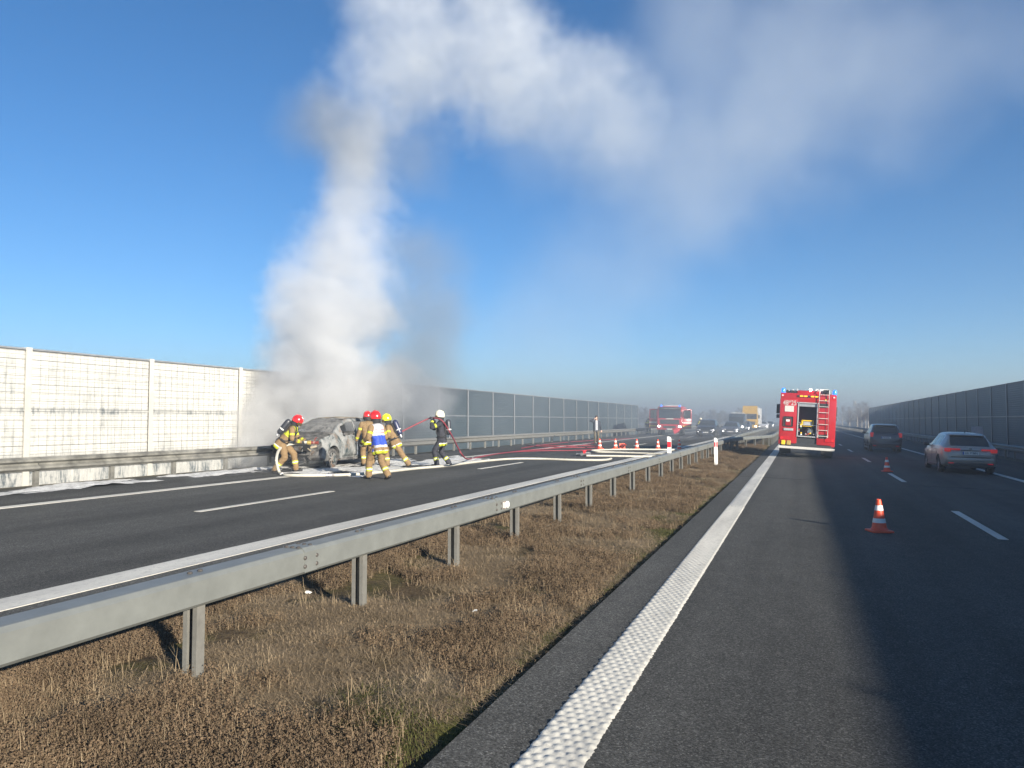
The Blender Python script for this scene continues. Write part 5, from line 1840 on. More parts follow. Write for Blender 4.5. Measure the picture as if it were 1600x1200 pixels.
M_CONE = mat('cone_orange', (0.78, 0.075, 0.025), 0.5, var=0.12, vscale=7)
M_CONE_W = mat('cone_white', (0.75, 0.73, 0.70), 0.4, var=0.15, vscale=9)
def traffic_cone(label, p, hgt=0.52, group=None, fallen=None):
    root = empty('traffic_cone', p, random.uniform(0, 1), label, 'cone', group)
    k = hgt / 0.52
    bm = bmesh.new()
    box(bm, (0, 0, 0.018 * k), (0.33 * k, 0.33 * k, 0.034 * k), None, 0.012)
    bs = bm_obj('base', bm, M_CONE, root, True)
    def rad(z):
        return (0.125 - 0.092 * (z / 0.52)) * k
    secs = [(0.034, 0.075, 'c', 0.02), (0.075, 0.15, 'c', 0), (0.15, 0.22, 'w', 0.003), (0.22, 0.345, 'c', 0), (0.345, 0.425, 'w', 0.003), (0.425, 0.515, 'c', 0)]
    for z0, z1, c, e in secs:
        bm = bmesh.new()
        pr = [(rad(z0) + e, z0 * k), (rad(z1) + (0 if e == 0.02 else e), z1 * k)]
        if z1 > 0.5:
            pr += [(rad(z1) - 0.008, (z1 + 0.006) * k), (rad(z1) - 0.014, (z1 - 0.05) * k)]
        lathe(bm, pr, 22, None)
        bm_obj('sleeve' if c == 'w' else 'cone_body', bm, M_CONE_W if c == 'w' else M_CONE, root, True)
    if fallen:
        root.rotation_euler = fallen
    return root
p = G(1374, 831); traffic_cone('orange cone with two white bands standing alone in the lane, its top sunlit', (p.x, p.y, zg(p.x)), 0.52)
p = G(1386, 737); traffic_cone('orange and white cone by the lane dash just behind the silver hatchback', (p.x, p.y, zg(p.x)), 0.52)
gc = 'cones across the closed carriageway'
lab = ['orange cone at the end of the row nearest the standing person', 'orange cone with a toppled cone lying against it', 'orange cone in the middle of the row across the closed carriageway', 'orange cone between the middle of the row and the red banded marker post', 'orange cone at the end of the row nearest the guard rail']
for (u, v), l in zip([(937, 701.5), (961.5, 701.5), (995, 702), (1028, 702.5), (1061.5, 703)], lab):
    p = G(u, v)
    traffic_cone(l, (p.x, p.y, zg(p.x)), 0.56, gc)
p = G(968, 701.2)
traffic_cone('toppled orange cone lying against an upright one', (p.x + 0.1, p.y + 0.2, zg(p.x) + 0.13), 0.52, gc, (R(78), 0, R(35)))

def delineator(label, p, h, z0, mark):
    root = empty('marker_post', p, R(6), label, 'marker post')
    bm = bmesh.new()
    w_, d_ = 0.12, 0.04
    prof = [(-w_ / 2, -d_), (w_ / 2, -d_), (w_ / 2, 0.0), (0.0, d_), (-w_ / 2, 0.0)]
    lo = [bm.verts.new((x, y, z0)) for x, y in prof]
    hi = [bm.verts.new((x, y, h - (0.045 if x > 0.03 else 0.0))) for x, y in prof]
    for k in range(5):
        bm.faces.new((lo[k], lo[(k + 1) % 5], hi[(k + 1) % 5], hi[k]))
    bm.faces.new(hi); bm.faces.new(list(reversed(lo)))
    bmesh.ops.recalc_face_normals(bm, faces=bm.faces)
    bm_obj('post', bm, M_WHITE, root)
    for dx in (-1, 1):
        bm = bmesh.new(); box(bm, (dx * 0.034, -d_ - 0.004, h - 0.24), (0.04, 0.012, 0.17))
        bm_obj('reflector', bm, M_RED_REFL, root)
    bm = bmesh.new(); box(bm, (0, -d_ - 0.004, h - 0.24), (0.026, 0.011, 0.17)); bm_obj('reflector_centre', bm, M_RED_REFL if not mark else M_CONE_W, root)
    if mark:
        text_mesh('number', '1', 0.12, M_PLATE_TXT, root, face_back(0, -d_ - 0.003, h - 0.56), 0.002)
    return root
q = AX(1046, 712, RX - 0.115)
delineator('short white marker post with red reflector fixed on top of the guard rail', (RX - 0.115, q.y, RTOP - 0.002), 0.50, 0.0, False)
q = G(1119, 729)
delineator('tall white marker post with red reflectors and a number standing in the grass', (q.x, q.y, 0.03), 1.08, -0.2, True)

# foam and extinguishing powder on the verge and round the car
def foam_patch(name, label, cx, cy, lx, ly, res, thr, seed, hmax):
    bm = bmesh.new()
    nx, ny = int(lx / res), int(ly / res)
    vd = {}
    def val(x, y):
        ex = 1 - (2 * (x - cx) / lx) ** 2
        ey = 1 - (2 * (y - cy) / ly) ** 2
        return 0.75 * noise.fractal(Vector((x * 1.3, y * 0.5, seed)), 0.8, 2.0, 6) + 0.45 * min(ex, ey) - thr
    for i in range(nx + 1):
        for j in range(ny + 1):
            x, y = cx - lx / 2 + lx * i / nx, cy - ly / 2 + ly * j / ny
            f = val(x, y)
            gz = zg(x) if x > -15.4 else 0.235 + (x + 15.45) * 0.066
            hgt = min(hmax, max(0.0, f) * hmax * 2.2) * (0.7 + 0.6 * noise.noise(Vector((x * 5, y * 5, seed))))
            vd[i, j] = (f, Vector((x, y, gz + (0.006 if f > 0 else -0.01) + max(0, hgt))))
    bv = {}
    for i in range(nx):
        for j in range(ny):
            q = [(i, j), (i + 1, j), (i + 1, j + 1), (i, j + 1)]
            if max(vd[c][0] for c in q) > 0:
                vs_ = []
                for c in q:
                    if c not in bv:
                        bv[c] = bm.verts.new(vd[c][1])
                    vs_.append(bv[c])
                bm.faces.new(vs_)
    o = bm_obj(name, bm, M_FOAM, None, True)
    return tag(o, label, 'foam', kind='stuff')
def foam_mat():
    m, nt, b = new_mat('foam')
    P = coord(nt)
    n = noise_tex(nt, P, 5.0, 8.0, 0.7)
    c = mixc(nt, maprange(nt, n, 0.4, 0.68), (0.75, 0.74, 0.70), (0.33, 0.32, 0.30))
    lk(nt, c, b.inputs['Base Color'])
    b.inputs['Roughness'].default_value = 0.6
    bump_to(nt, b, noise_tex(nt, P, 26.0, 6.0, 0.7), 0.6, 0.03)
    return m
M_FOAM = foam_mat()
foam_patch('foam', 'white foam left along the foot of the left guard rail', -15.3, 15.2, 1.7, 17.0, 0.11, 0.12, 1.0, 0.05)
foam_patch('foam', 'white foam pooled on the asphalt under and behind the burnt car', -13.2, 22.5, 4.2, 9.0, 0.11, 0.18, 5.0, 0.03)
foam_patch('foam', 'streaks of white foam on the road near the cream helmet firefighter', -12.3, 26.2, 2.4, 7.0, 0.11, 0.22, 9.0, 0.02)

# ================================================================== MEDIAN VEGETATION
def blade(bm, base, h, bend, az, w0, mi, droop=0.0):
    d = Vector((math.cos(az), math.sin(az), 0))
    s = Vector((-d.y, d.x, 0)) * w0
    p0 = base
    p1 = base + d * bend * 0.35 + Vector((0, 0, h * 0.6))
    p2 = base + d * bend + Vector((0, 0, h * (1 - droop)))
    v = [bm.verts.new(x) for x in (p0 - s, p0 + s, p1 - s * 0.7, p1 + s * 0.7, p2)]
    f = bm.faces.new((v[0], v[1], v[3], v[2])); f.material_index = mi
    f = bm.faces.new((v[2], v[3], v[4])); f.material_index = mi
def leaf_mat(name, c1, c2):
    m, nt, b = new_mat(name)
    oi = N(nt, 'ShaderNodeObjectInfo')
    ge = N(nt, 'ShaderNodeNewGeometry')
    n = noise_tex(nt, ge.outputs['Position'], 1.8, 5.0, 0.7)
    n2 = noise_tex(nt, ge.outputs['Position'], 40.0, 2.0, 0.5)
    f = math_n(nt, 'ADD', math_n(nt, 'MULTIPLY', maprange(nt, n, 0.3, 0.7), 0.55), math_n(nt, 'MULTIPLY', n2, 0.5))
    lk(nt, mixc(nt, f, c1, c2), b.inputs['Base Color'])
    b.inputs['Roughness'].default_value = 0.85
    b.inputs['Specular IOR Level'].default_value = 0.15
    return m
M_STRAW = leaf_mat('straw', (0.11, 0.082, 0.05), (0.35, 0.265, 0.165))
M_WEED = leaf_mat('dry_weed', (0.046, 0.032, 0.020), (0.17, 0.118, 0.072))
M_STEM = leaf_mat('dry_stem', (0.13, 0.095, 0.055), (0.29, 0.225, 0.145))
M_MOSS = leaf_mat('moss', (0.034, 0.036, 0.012), (0.085, 0.085, 0.026))
def clump_obj(kind, seed):
    rnd = random.Random(seed)
    bm = bmesh.new()
    if kind == 'straw':
        for k in range(34):
            b = Vector((rnd.gauss(0, 0.055), rnd.gauss(0, 0.055), -0.01))
            blade(bm, b, rnd.uniform(0.015, 0.07), rnd.uniform(0.06, 0.24), rnd.uniform(0, 6.28), rnd.uniform(0.0010, 0.0022), 0, rnd.uniform(0.3, 1.0))
    elif kind == 'weed':
        for k in range(9):
            b = Vector((rnd.gauss(0, 0.04), rnd.gauss(0, 0.04), -0.01))
            hh = rnd.uniform(0.03, 0.11)
            az = rnd.uniform(0, 6.28)
            lean_ = Vector((math.cos(az), math.sin(az), 0)) * rnd.uniform(0.01, 0.08)
            tip_ = b + lean_ + Vector((0, 0, hh))
            blade(bm, b, hh, lean_.length, az, 0.0022, 1, 0.0)
            for q in range(16):
                t = rnd.uniform(0.3, 1.0)
                c = b.lerp(tip_, t) + Vector((rnd.gauss(0, 0.014), rnd.gauss(0, 0.014), rnd.gauss(0, 0.008)))
                s = rnd.uniform(0.003, 0.0065)
                u_ = Vector((rnd.gauss(0, 1), rnd.gauss(0, 1), rnd.gauss(0, 1))).normalized() * s
                v_ = Vector((rnd.gauss(0, 1), rnd.gauss(0, 1), rnd.gauss(0, 1))).normalized() * s
                f = bm.faces.new([bm.verts.new(c + x) for x in (u_, v_, -u_, -v_)])
                f.material_index = 0
    elif kind == 'stalk':
        for k in range(5):
            b = Vector((rnd.gauss(0, 0.03), rnd.gauss(0, 0.03), -0.01))
            blade(bm, b, rnd.uniform(0.07, 0.20), rnd.uniform(0.04, 0.16), rnd.uniform(0, 6.28), 0.0019, 0, rnd.uniform(0, 0.15))
    else:
        for k in range(40):
            b = Vector((rnd.gauss(0, 0.05), rnd.gauss(0, 0.05), -0.008))
            blade(bm, b, rnd.uniform(0.008, 0.03), rnd.uniform(0.0, 0.02), rnd.uniform(0, 6.28), 0.0022, 0, 0.0)
    me = bpy.data.meshes.new(kind)
    bm.to_mesh(me); bm.free()
    for m_ in {'straw': [M_STRAW], 'weed': [M_WEED, M_STEM], 'stalk': [M_STEM], 'moss': [M_MOSS]}[kind]:
        me.materials.append(m_)
    return bpy.data.objects.new(kind + '_clump', me)
def scatter(name, label, cat, kind, pts, nvar):
    """points carry turn, size and variant; one object, instanced clumps"""
    P_, rot, sc, var = pts
    me = bpy.data.meshes.new(name)
    me.from_pydata(P_, [], [])
    for nm, arr, ty in (('turn', rot, 'FLOAT'), ('size', sc, 'FLOAT'), ('variant', var, 'INT')):
        at = me.attributes.new(nm, ty, 'POINT')
        at.data.foreach_set('value', arr)
    o = link(bpy.data.objects.new(name, me))
    ng = bpy.data.node_groups.new(name, 'GeometryNodeTree')
    ng.interface.new_socket('Geometry', in_out='INPUT', socket_type='NodeSocketGeometry')
    ng.interface.new_socket('Geometry', in_out='OUTPUT', socket_type='NodeSocketGeometry')
    nd, L = ng.nodes, ng.links.new
    gi, go = nd.new('NodeGroupInput'), nd.new('NodeGroupOutput')
    jn = nd.new('GeometryNodeJoinGeometry')
    def attr(nm, ty):
        a_ = nd.new('GeometryNodeInputNamedAttribute'); a_.data_type = ty; a_.inputs[0].default_value = nm
        return a_.outputs[0]
    av, at_, asz = attr('variant', 'INT'), attr('turn', 'FLOAT'), attr('size', 'FLOAT')
    cx = nd.new('ShaderNodeCombineXYZ'); L(at_, cx.inputs[2])
    for k in range(nvar):
        oi = nd.new('GeometryNodeObjectInfo'); oi.inputs[0].default_value = clump_obj(kind, 100 + k)
        cmp_ = nd.new('FunctionNodeCompare'); cmp_.data_type = 'INT'; cmp_.operation = 'EQUAL'
        L(av, cmp_.inputs[2]); cmp_.inputs[3].default_value = k
        ip = nd.new('GeometryNodeInstanceOnPoints')
        L(gi.outputs[0], ip.inputs['Points']); L(cmp_.outputs[0], ip.inputs['Selection']); L(oi.outputs['Geometry'], ip.inputs['Instance'])
        L(cx.outputs[0], ip.inputs['Rotation']); L(asz, ip.inputs['Scale'])
        L(ip.outputs[0], jn.inputs[0])
    L(jn.outputs[0], go.inputs[0])
    o.modifiers.new('scatter', 'NODES').node_group = ng
    tag(o, label, cat, kind='stuff')
    return o
def spots(n, dens, y0, y1, x0, x1, nvar, smin, smax, grow=0.0, seed=1):
    rnd = random.Random(seed)
    P_, rot, sc, var = [], [], [], []
    tries = 0
    while len(P_) < n and tries < n * 8:
        tries += 1
        # nearer ground gets more points
        y = y0 + (y1 - y0) * rnd.random() ** 1.7
        x = rnd.uniform(x0, x1)
        if rnd.random() > dens(x, y):
            continue
        P_.append((x, y, median_z(x, y))); rot.append(rnd.uniform(0, 6.28)); sc.append(rnd.uniform(smin, smax) * (1 + grow * min(1, y / 40))); var.append(rnd.randrange(nvar))
    return P_, rot, sc, var
def nz2(x, y, f, o):
    return noise.fractal(Vector((x * f, y * f * 0.8, o)), 1.0, 2.0, 4)
def edge_clear(x):
    return max(0.0, min(1.0, (-1.86 - x) / 0.35))
d_straw = lambda x, y: (0.38 + 1.3 * nz2(x, y, 0.8, 3.0)) * edge_clear(x)
d_weed = lambda x, y: (0.16 + 2.1 * nz2(x, y, 0.7, 8.0) + 0.35 * (1 if y < 4.2 else 0)) * edge_clear(x)
d_stalk = lambda x, y: (0.25 + 1.5 * nz2(x, y, 1.1, 5.0)) * edge_clear(x)
d_moss = lambda x, y: max(0.0, 1 - abs(x + 2.15) / 0.7) * (0.6 + 1.6 * nz2(x, y, 1.4, 12.0))
scatter('dry_grass', 'flattened straw coloured grass covering the median', 'grass', 'straw', spots(36000, d_straw, 1.6, 45, -5.35, -1.85, 6, 0.7, 1.35, 0.5, 1), 6)
scatter('dry_weeds', 'dark brown dried weeds growing in patches on the median', 'weeds', 'weed', spots(20000, d_weed, 1.6, 55, -5.35, -1.85, 6, 0.6, 1.25, 0.6, 2), 6)
scatter('dead_stalks', 'pale dead stalks poking out of the median grass', 'stalks', 'stalk', spots(700, d_stalk, 1.6, 30, -5.3, -1.9, 4, 0.6, 1.2, 0.5, 3), 4)
scatter('moss', 'green moss along the median edge of the asphalt', 'moss', 'moss', spots(6000, d_moss, 1.6, 25, -2.8, -1.78, 4, 0.6, 1.4, 0.5, 4), 4)
# litter in the grass
for (u, v, s_, l_) in ((482, 929, 0.035, 'small pale scrap of litter below the second rail post'), (742, 963, 0.03, 'tiny white scrap of litter in the brown weeds')):
    p_ = G(u, v)
    bm = bmesh.new()
    g_ = [[bm.verts.new((s_ * (i - 1.5) * 0.5 + random.uniform(-.004, .004), s_ * (j - 1) * 0.5, random.uniform(0.0, 0.022))) for i in range(4)] for j in range(3)]
    for j in range(2):
        for i in range(3):
            bm.faces.new((g_[j][i], g_[j][i + 1], g_[j + 1][i + 1], g_[j + 1][i]))
    o = bm_obj('litter_scrap', bm, M_WHITE, None, False, (p_.x, p_.y, median_z(p_.x, p_.y) + 0.05))
    o.modifiers.new('t', 'SOLIDIFY').thickness = 0.003
    tag(o, l_, 'litter')

# ================================================================== FAR BACKGROUND
M_WOOD = mat('far_wood', (0.085, 0.066, 0.052), 0.95, var=0.35, vscale=0.15)
M_BIRCH = mat('birch_trunk', (0.42, 0.38, 0.33), 0.8)
def far_wood():
    rnd = random.Random(11)
    bm = bmesh.new()
    def tree(x, y, h):
        b = Vector((x, y, -1.4))
        tube(bm, [b, b + Vector((rnd.uniform(-.2, .2), 0, h * 0.95))], [0.16, 0.03], 4, cap=False)
        for k in range(46):
            t = rnd.uniform(0.25, 1.0)
            az = rnd.uniform(0, 6.28)
            ln = h * 0.30 * (1.15 - t) + 0.5
            p = b + Vector((0, 0, h * t * 0.95))
            q = p + Vector((math.cos(az) * ln, math.sin(az) * ln, ln * rnd.uniform(0.5, 1.3)))
            w_ = Vector((-math.sin(az), math.cos(az), 0.3)).normalized() * rnd.uniform(0.10, 0.24)
            bm.faces.new([bm.verts.new(c) for c in (p - w_ * .4, p + w_ * .4, q + w_, q - w_)])
    for k in range(420):
        y = rnd.uniform(300, 420)
        x = rnd.uniform(-150, 120)
        if -17 < x < 20: x = x + 40 if x > 0 else x - 45
        tree(x, y, rnd.uniform(5.0, 8.5))
    o = bm_obj('distant_wood', bm, M_WOOD)
    return tag(o, 'hazy bare woodland along the horizon', 'woodland', kind='stuff')
far_wood()
def roadside_tree(u, y, h, label, birch):
    rnd = random.Random(int(u * 7))
    c = AY(u, 660, y)
    root = empty('bare_tree', (c.x, y, -1.2), 0, label, 'tree', 'bare trees past the end of the right barrier')
    bm = bmesh.new()
    tube(bm, [(0, 0, -0.2), (0.1, 0, h * 0.5), (0.0, 0, h)], [0.14, 0.09, 0.02], 7)
    bm_obj('trunk', bm, M_BIRCH if birch else M_WOOD, root, True)
    bm = bmesh.new()
    for k in range(60):
        t = rnd.uniform(0.35, 1)
        az = rnd.uniform(0, 6.28)
        ln = h * 0.22 * (1.2 - t) + 0.3
        p = Vector((0.05, 0, h * t)); q = p + Vector((math.cos(az) * ln, math.sin(az) * ln, ln * rnd.uniform(0.6, 1.6)))
        tube(bm, [p, p.lerp(q, 0.5) + Vector((0, 0, -0.05)), q], [0.03, 0.018, 0.006], 3, cap=False)
        for j in range(5):
            s0 = p.lerp(q, rnd.uniform(0.4, 1)); e0 = s0 + Vector((rnd.gauss(0, .3), rnd.gauss(0, .3), rnd.uniform(0.1, .5)))
            tube(bm, [s0, e0], [0.014, 0.005], 3, cap=False)
    bm_obj('crown', bm, M_WOOD, root)
    return root
for i, (u, y, h) in enumerate([(1327, 190, 5.6), (1339, 205, 6.4), (1346, 185, 6.2), (1352, 210, 7.0), (1316, 230, 6.5), (1356, 180, 6.0)]):
    roadside_tree(u, y, h, ['low bare birch standing nearest the fire engine side of the tree row', 'bare birch just below the lattice mast', 'slim bare birch between the mast and the taller tree', 'tallest bare birch of the row by the barrier end', 'bare birch set back beyond the rest of the row', 'bare birch right beside the end of the shaded barrier'][i], True)
def lattice_mast(u, y, ztop, label):
    c = AY(u, 660, y)
    root = empty('lattice_mast', (c.x, y, -1.3), R(20), label, 'mast')
    h = ztop + 1.3
    bm = bmesh.new()
    wb, wt = 1.1, 0.25
    for sx_, sy_ in ((-1, -1), (1, -1), (1, 1), (-1, 1)):
        tube(bm, [(sx_ * wb, sy_ * wb, -0.5), (sx_ * wt, sy_ * wt, h)], 0.07, 4)
    bm_obj('legs', bm, M_GALV_D, root)['kind'] = 'stuff'
    bm = bmesh.new()
    nlev = 9
    for k in range(nlev):
        z0, z1 = h * k / nlev, h * (k + 1) / nlev
        w0, w1 = wb + (wt - wb) * k / nlev, wb + (wt - wb) * (k + 1) / nlev
        cs = [(-1, -1), (1, -1), (1, 1), (-1, 1)]
        for (ax_, ay_), (bx_, by_) in zip(cs, cs[1:] + cs[:1]):
            tube(bm, [(ax_ * w0, ay_ * w0, z0), (bx_ * w1, by_ * w1, z1)], 0.04, 3)
            tube(bm, [(bx_ * w0, by_ * w0, z0), (ax_ * w1, ay_ * w1, z1)], 0.04, 3)
    bm_obj('bracing', bm, M_GALV_D, root)['kind'] = 'stuff'
    bm = bmesh.new()
    for z, w_ in ((h * 0.86, 1.6), (h * 0.97, 1.2)):
        tube(bm, [(-w_, 0, z), (w_, 0, z)], 0.06, 4)
    box(bm, (0.3, 0, h * 0.93), (0.5, 0.5, 1.0))
    bm_obj('antennas', bm, M_GALV_D, root)['kind'] = 'stuff'
lattice_mast(1336, 330, 9.6, 'slender lattice mast rising over the bare trees')
def lamp_pole(u, y, ztop, label):
    c = AY(u, 660, y)
    root = empty('pole', (c.x, y, -0.3), 0, label, 'pole')
    bm = bmesh.new(); tube(bm, [(0, 0, -0.3), (0, 0, ztop * 0.5), (0, 0, ztop + 0.3)], [0.10, 0.08, 0.05], 8)
    bm_obj('shaft', bm, M_GALV_D, root, True)
    bm = bmesh.new(); box(bm, (0, -0.2, ztop + 0.3), (0.16, 0.6, 0.1), None, 0.02)
    bm_obj('head', bm, M_GALV_D, root, True)
lamp_pole(1197, 250, 6.2, 'thin grey pole on the median far behind the yellow lorry')
# small sign on the right verge behind the hatchback
y_ = 55.5
c = AX(1527, 678, 10.4)
sg = empty('verge_sign', (10.4, c.y, -0.35), R(0), 'small pale panel sign standing by the shaded guard rail', 'sign')
bm = bmesh.new(); box(bm, (0, 0, 1.35), (0.62, 0.03, 0.75), None, 0.01); bm_obj('panel', bm, mat('pale_panel', (0.55, 0.52, 0.53), 0.6), sg)
bm = bmesh.new(); tube(bm, [(0, 0.03, -0.2), (0, 0.03, 1.7)], 0.03, 8); bm_obj('post', bm, M_GALV_D, sg)

# ------------------------------------------------------------------ haze and smoke
def volume_mat(name, dens, col, aniso, attr=None, absorb=None):
    m = bpy.data.materials.new(name)
    m.use_nodes = True
    nt = m.node_tree
    nt.nodes.clear()
    out = nt.nodes.new('ShaderNodeOutputMaterial')
    pv = nt.nodes.new('ShaderNodeVolumePrincipled')
    pv.inputs['Color'].default_value = (*col, 1)
    pv.inputs['Density'].default_value = dens
    pv.inputs['Anisotropy'].default_value = aniso
    pv.inputs['Density Attribute'].default_value = attr or ''
    nt.links.new(pv.outputs[0], out.inputs['Volume'])
    return m
HAZE = True
if HAZE:
    bm = bmesh.new()
    box(bm, (0, 560, 8.5), (900, 1400, 23))
    hz = bm_obj('haze', bm, volume_mat('haze_air', 0.0032, (0.37, 0.44, 0.52), 0.2))
    tag(hz, 'thin grey blue haze lying over the whole motorway', 'haze', kind='stuff')

def smoke_cloud(name, label, blobs, lo, hi, vox, m, warp, erode, seed, soft=0.55):
    """a density grid: soft puffs along the plume, pushed about and eaten away by noise"""
    ng = bpy.data.node_groups.new(name, 'GeometryNodeTree')
    ng.interface.new_socket('Geometry', in_out='INPUT', socket_type='NodeSocketGeometry')
    ng.interface.new_socket('Geometry', in_out='OUTPUT', socket_type='NodeSocketGeometry')
    nd = ng.nodes
    def nn(t, **kw):
        n = nd.new(t)
        for k, v in kw.items():
            setattr(n, k, v)
        return n
    L = ng.links.new
    gout = nn('NodeGroupOutput')
    pos = nn('GeometryNodeInputPosition').outputs[0]
    def nz(vec, scale, detail, rough=0.55, off=0.0):
        a = nn('ShaderNodeVectorMath', operation='ADD')
        L(vec, a.inputs[0]); a.inputs[1].default_value = (off, off * 1.7, off * 0.6)
        n = nn('ShaderNodeTexNoise')
        n.inputs['Scale'].default_value = scale
        n.inputs['Detail'].default_value = detail
        n.inputs['Roughness'].default_value = rough
        L(a.outputs[0], n.inputs['Vector'])
        return n
    P = pos
    for scale, amp, off in warp:
        n = nz(pos, scale, 2.0, 0.5, seed + off)
        s = nn('ShaderNodeVectorMath', operation='SUBTRACT')
        L(n.outputs['Color'], s.inputs[0]); s.inputs[1].default_value = (0.5, 0.5, 0.5)
        sc = nn('ShaderNodeVectorMath', operation='SCALE')
        L(s.outputs[0], sc.inputs[0]); sc.inputs['Scale'].default_value = amp
        ad = nn('ShaderNodeVectorMath', operation='ADD')
        L(P, ad.inputs[0]); L(sc.outputs[0], ad.inputs[1])
        P = ad.outputs[0]
    acc = shp = None
    def mx(a, b):
        n = nn('ShaderNodeMath', operation='MAXIMUM')
        L(a, n.inputs[0]); L(b, n.inputs[1])
        return n.outputs[0]
    for c, r, wt in blobs:
        d = nn('ShaderNodeVectorMath', operation='DISTANCE')
        L(P, d.inputs[0]); d.inputs[1].default_value = tuple(c)
        mr = nn('ShaderNodeMapRange', interpolation_type='SMOOTHSTEP')
        L(d.outputs['Value'], mr.inputs[0])
        mr.inputs[1].default_value = r; mr.inputs[2].default_value = r * 0.1
        mr.inputs[3].default_value = 0.0; mr.inputs[4].default_value = 1.0
        w_ = nn('ShaderNodeMath', operation='MULTIPLY')
        L(mr.outputs[0], w_.inputs[0]); w_.inputs[1].default_value = wt
        acc = w_.outputs[0] if acc is None else mx(acc, w_.outputs[0])
        shp = mr.outputs[0] if shp is None else mx(shp, mr.outputs[0])
    tot = None
    for scale, amp, det, off in erode:
        n = nz(P if scale < 1.2 else pos, scale, det, 0.6, seed * 3 + off)
        mm = nn('ShaderNodeMapRange')
        L(n.outputs['Fac'], mm.inputs[0])
        mm.inputs[1].default_value = 0.28; mm.inputs[2].default_value = 0.72
        mm.inputs[3].default_value = 0.0; mm.inputs[4].default_value = amp
        if tot is None:
            tot = mm.outputs[0]
        else:
            a = nn('ShaderNodeMath', operation='ADD')
            L(tot, a.inputs[0]); L(mm.outputs[0], a.inputs[1])
            tot = a.outputs[0]
    # edge = clamp((shape - threshold - erosion) / soft), thickness from the puffs' own weight
    e1 = nn('ShaderNodeMath', operation='SUBTRACT'); L(shp, e1.inputs[0]); L(tot, e1.inputs[1])
    ed = nn('ShaderNodeMapRange', interpolation_type='SMOOTHSTEP'); L(e1.outputs[0], ed.inputs[0])
    ed.inputs[1].default_value = 0.02; ed.inputs[2].default_value = 0.02 + soft; ed.inputs[3].default_value = 0.0; ed.inputs[4].default_value = 1.0
    sm_ = nn('ShaderNodeMath', operation='MAXIMUM'); L(shp, sm_.inputs[0]); sm_.inputs[1].default_value = 0.001
    wd_ = nn('ShaderNodeMath', operation='DIVIDE'); L(acc, wd_.inputs[0]); L(sm_.outputs[0], wd_.inputs[1])
    mx0 = nn('ShaderNodeMath', operation='MULTIPLY'); L(ed.outputs[0], mx0.inputs[0]); L(wd_.outputs[0], mx0.inputs[1])
    vc = nn('GeometryNodeVolumeCube')
    L(mx0.outputs[0], vc.inputs['Density'])
    vc.inputs['Min'].default_value = lo
    vc.inputs['Max'].default_value = hi
    for ax, k in zip('XYZ', range(3)):
        vc.inputs['Resolution ' + ax].default_value = max(4, int((hi[k] - lo[k]) / vox))
    sm = nn('GeometryNodeSetMaterial')
    sm.inputs['Material'].default_value = m
    L(vc.outputs[0], sm.inputs[0])
    L(sm.outputs[0], gout.inputs[0])
    me = bpy.data.meshes.new(name)
    me.from_pydata([(0, 0, 0)], [], [])
    o = link(bpy.data.objects.new(name, me))
    me.materials.append(m)
    o.modifiers.new('cloud', 'NODES').node_group = ng
    tag(o, label, 'smoke', kind='stuff')
    return o
def chain(pts):
    """(u, v, y, radius, weight) along a plume -> puffs, several between each pair"""
    out = []
    for a, b in zip(pts, pts[1:]):
        pa, pb = AY(a[0], a[1], a[2]), AY(b[0], b[1], b[2])
        n = max(1, int((pa - pb).length / (0.7 * min(a[3], b[3]))))
        for k in range(n):
            t = k / n
            out.append((pa.lerp(pb, t), a[3] + (b[3] - a[3]) * t, a[4] + (b[4] - a[4]) * t))
    out.append((AY(*pts[-1][:3]), pts[-1][3], pts[-1][4]))
    return out
main = chain([(520, 700, 23.6, 2.2, 1.0), (505, 645, 23.6, 3.7, 1.0), (500, 575, 23.8, 4.7, 0.8), (518, 490, 24, 4.8, 0.5), (542, 400, 24.2, 4.0, 0.36), (553, 325, 24.4, 3.2, 0.28), (560, 265, 24.5, 3.0, 0.2)])
main += chain([(445, 620, 23.2, 3.0, 0.8), (410, 660, 22.6, 2.6, 0.7), (395, 700, 21.6, 1.9, 0.5)])
main += chain([(455, 705, 20.2, 1.1, 0.15), (485, 718, 19.4, 0.9, 0.10), (380, 730, 17.5, 0.9, 0.14), (330, 735, 15.5, 0.8, 0.07)])
main += chain([(590, 610, 25, 3.0, 0.75), (665, 625, 28, 2.5, 0.35)])
top = chain([(556, 300, 24.4, 2.8, 0.5), (560, 240, 24.5, 3.3, 0.6), (580, 165, 24.8, 4.6, 0.85), (665, 80, 25.2, 5.7, 1.0), (790, 95, 25.8, 5.5, 0.95), (900, 155, 26.2, 4.6, 0.65), (960, 200, 26.6, 4.0, 0.4)])
top += chain([(600, 5, 25, 4.4, 0.8), (770, -20, 25.5, 4.6, 0.85)])
veil = chain([(860, 200, 26.5, 5.0, 0.8), (960, 220, 27, 5.8, 1.0), (1080, 230, 28, 6.5, 0.95), (1230, 175, 29, 6.8, 0.85), (1390, 110, 30, 6.4, 0.65), (1560, 70, 31, 5.6, 0.45)])
veil += chain([(1050, 320, 27.5, 5.6, 0.75), (960, 410, 27.5, 5.8, 0.55), (890, 500, 28, 5.8, 0.45), (840, 570, 29, 5.4, 0.4), (790, 630, 30, 4.6, 0.35)])
veil += chain([(1100, 60, 28, 5.8, 0.7), (1310, 20, 29, 6.2, 0.6)])
grey = chain([(640, 645, 25.2, 2.8, 0.55), (655, 570, 25.4, 4.0, 0.6), (662, 490, 25.6, 4.0, 0.55), (665, 405, 25.8, 3.4, 0.38)])
grey += chain([(485, 185, 24.4, 2.8, 0.5), (545, 220, 23.8, 3.2, 0.55), (640, 245, 24.4, 2.9, 0.34)])
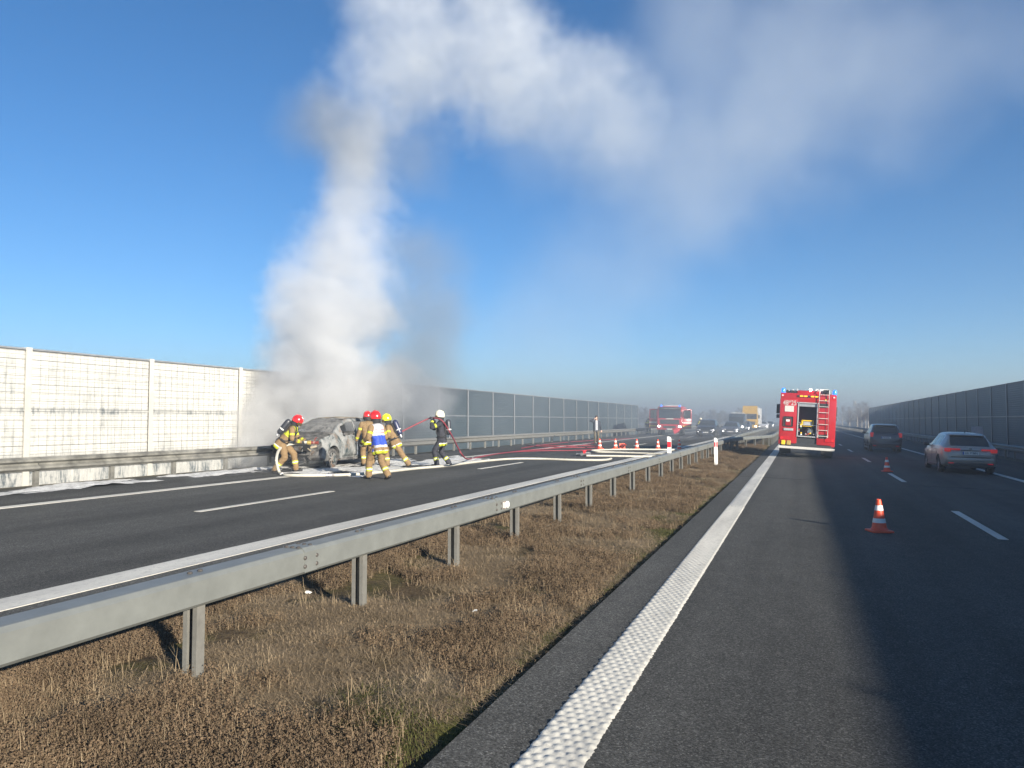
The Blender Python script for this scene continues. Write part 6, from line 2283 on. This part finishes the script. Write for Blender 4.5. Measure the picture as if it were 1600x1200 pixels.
grey += chain([(440, 560, 24.6, 2.0, 0.4), (475, 470, 24.8, 1.8, 0.35)])
SMOKE = True
if SMOKE:
    m_ws = volume_mat('white_smoke', 2.3, (0.88, 0.885, 0.89), 0.2, 'density')
    m_gs = volume_mat('shade_grey_smoke', 0.75, (0.43, 0.455, 0.48), 0.1, 'density')  # grey smoke; its dark colour also carries the shaded side of the plume
    m_vs = volume_mat('thin_smoke', 0.14, (0.82, 0.86, 0.88), 0.2, 'density')
    smoke_cloud('white_smoke', 'dense white smoke column billowing up from the burning car', main, (-24, 14.5, 0.2), (0, 33, 15), 0.13, m_ws,
                [(0.32, 2.2, 0.0), (0.9, 1.0, 9.0), (2.6, 0.35, 3.0)], [(0.5, 0.38, 4.0, 0), (1.5, 0.32, 5.0, 5), (3.8, 0.18, 3.0, 2)], 4.0, 0.75)
    m_ts = volume_mat('drifting_smoke', 0.54, (0.86, 0.875, 0.88), 0.2, 'density')
    smoke_cloud('drifting_smoke', 'pale billows at the top of the smoke column bending over the road', top, (-24, 15, 6), (12, 36, 24), 0.17, m_ts,
                [(0.28, 2.4, 5.0), (0.8, 1.0, 1.0), (2.2, 0.4, 3.0)], [(0.42, 0.40, 4.0, 2), (1.3, 0.42, 5.0, 3), (3.4, 0.22, 3.0, 8)], 6.0, 0.75)
    smoke_cloud('shade_grey_smoke', 'grey smoke around the white smoke column, coloured darker for its shaded side', grey, (-22, 19, 1.0), (0, 31, 15), 0.22, m_gs,
                [(0.35, 1.8, 3.0), (1.1, 0.7, 2.0)], [(0.5, 0.34, 3.0, 2), (1.5, 0.3, 5.0, 7)], 11.0, 0.95)
    smoke_cloud('thin_smoke', 'thin veil of smoke blown across the blue sky above the road', veil, (-16, 16, 1.0), (30, 44, 27), 0.42, m_vs,
                [(0.16, 4.0, 1.0), (0.5, 1.2, 2.0)], [(0.25, 0.42, 4.0, 4), (0.9, 0.24, 4.0, 1)], 21.0, 0.9)
    def at(x, y, z, r, wt):
        return (Vector((x, y, z)), r, wt)
    low = [at(-14, 46, 2.0, 5.0, 0.5), at(-12, 53, 2.2, 6.5, 0.8), at(-10, 61, 2.4, 7.5, 1.0), at(-7, 69, 2.4, 8.0, 1.0), at(-3, 78, 2.4, 8.0, 0.8), at(2, 88, 2.4, 8.0, 0.7), at(8, 100, 2.4, 9.0, 0.6)]
    m_ls = volume_mat('low_smoke', 0.034, (0.66, 0.70, 0.74), 0.2, 'density')
    smoke_cloud('low_smoke', 'faint smoke drifting low across the road in front of the queue', low, (-22, 38, 0.3), (18, 110, 9), 0.6, m_ls,
                [(0.15, 4.0, 1.0)], [(0.2, 0.35, 3.0, 4)], 31.0, 0.9)
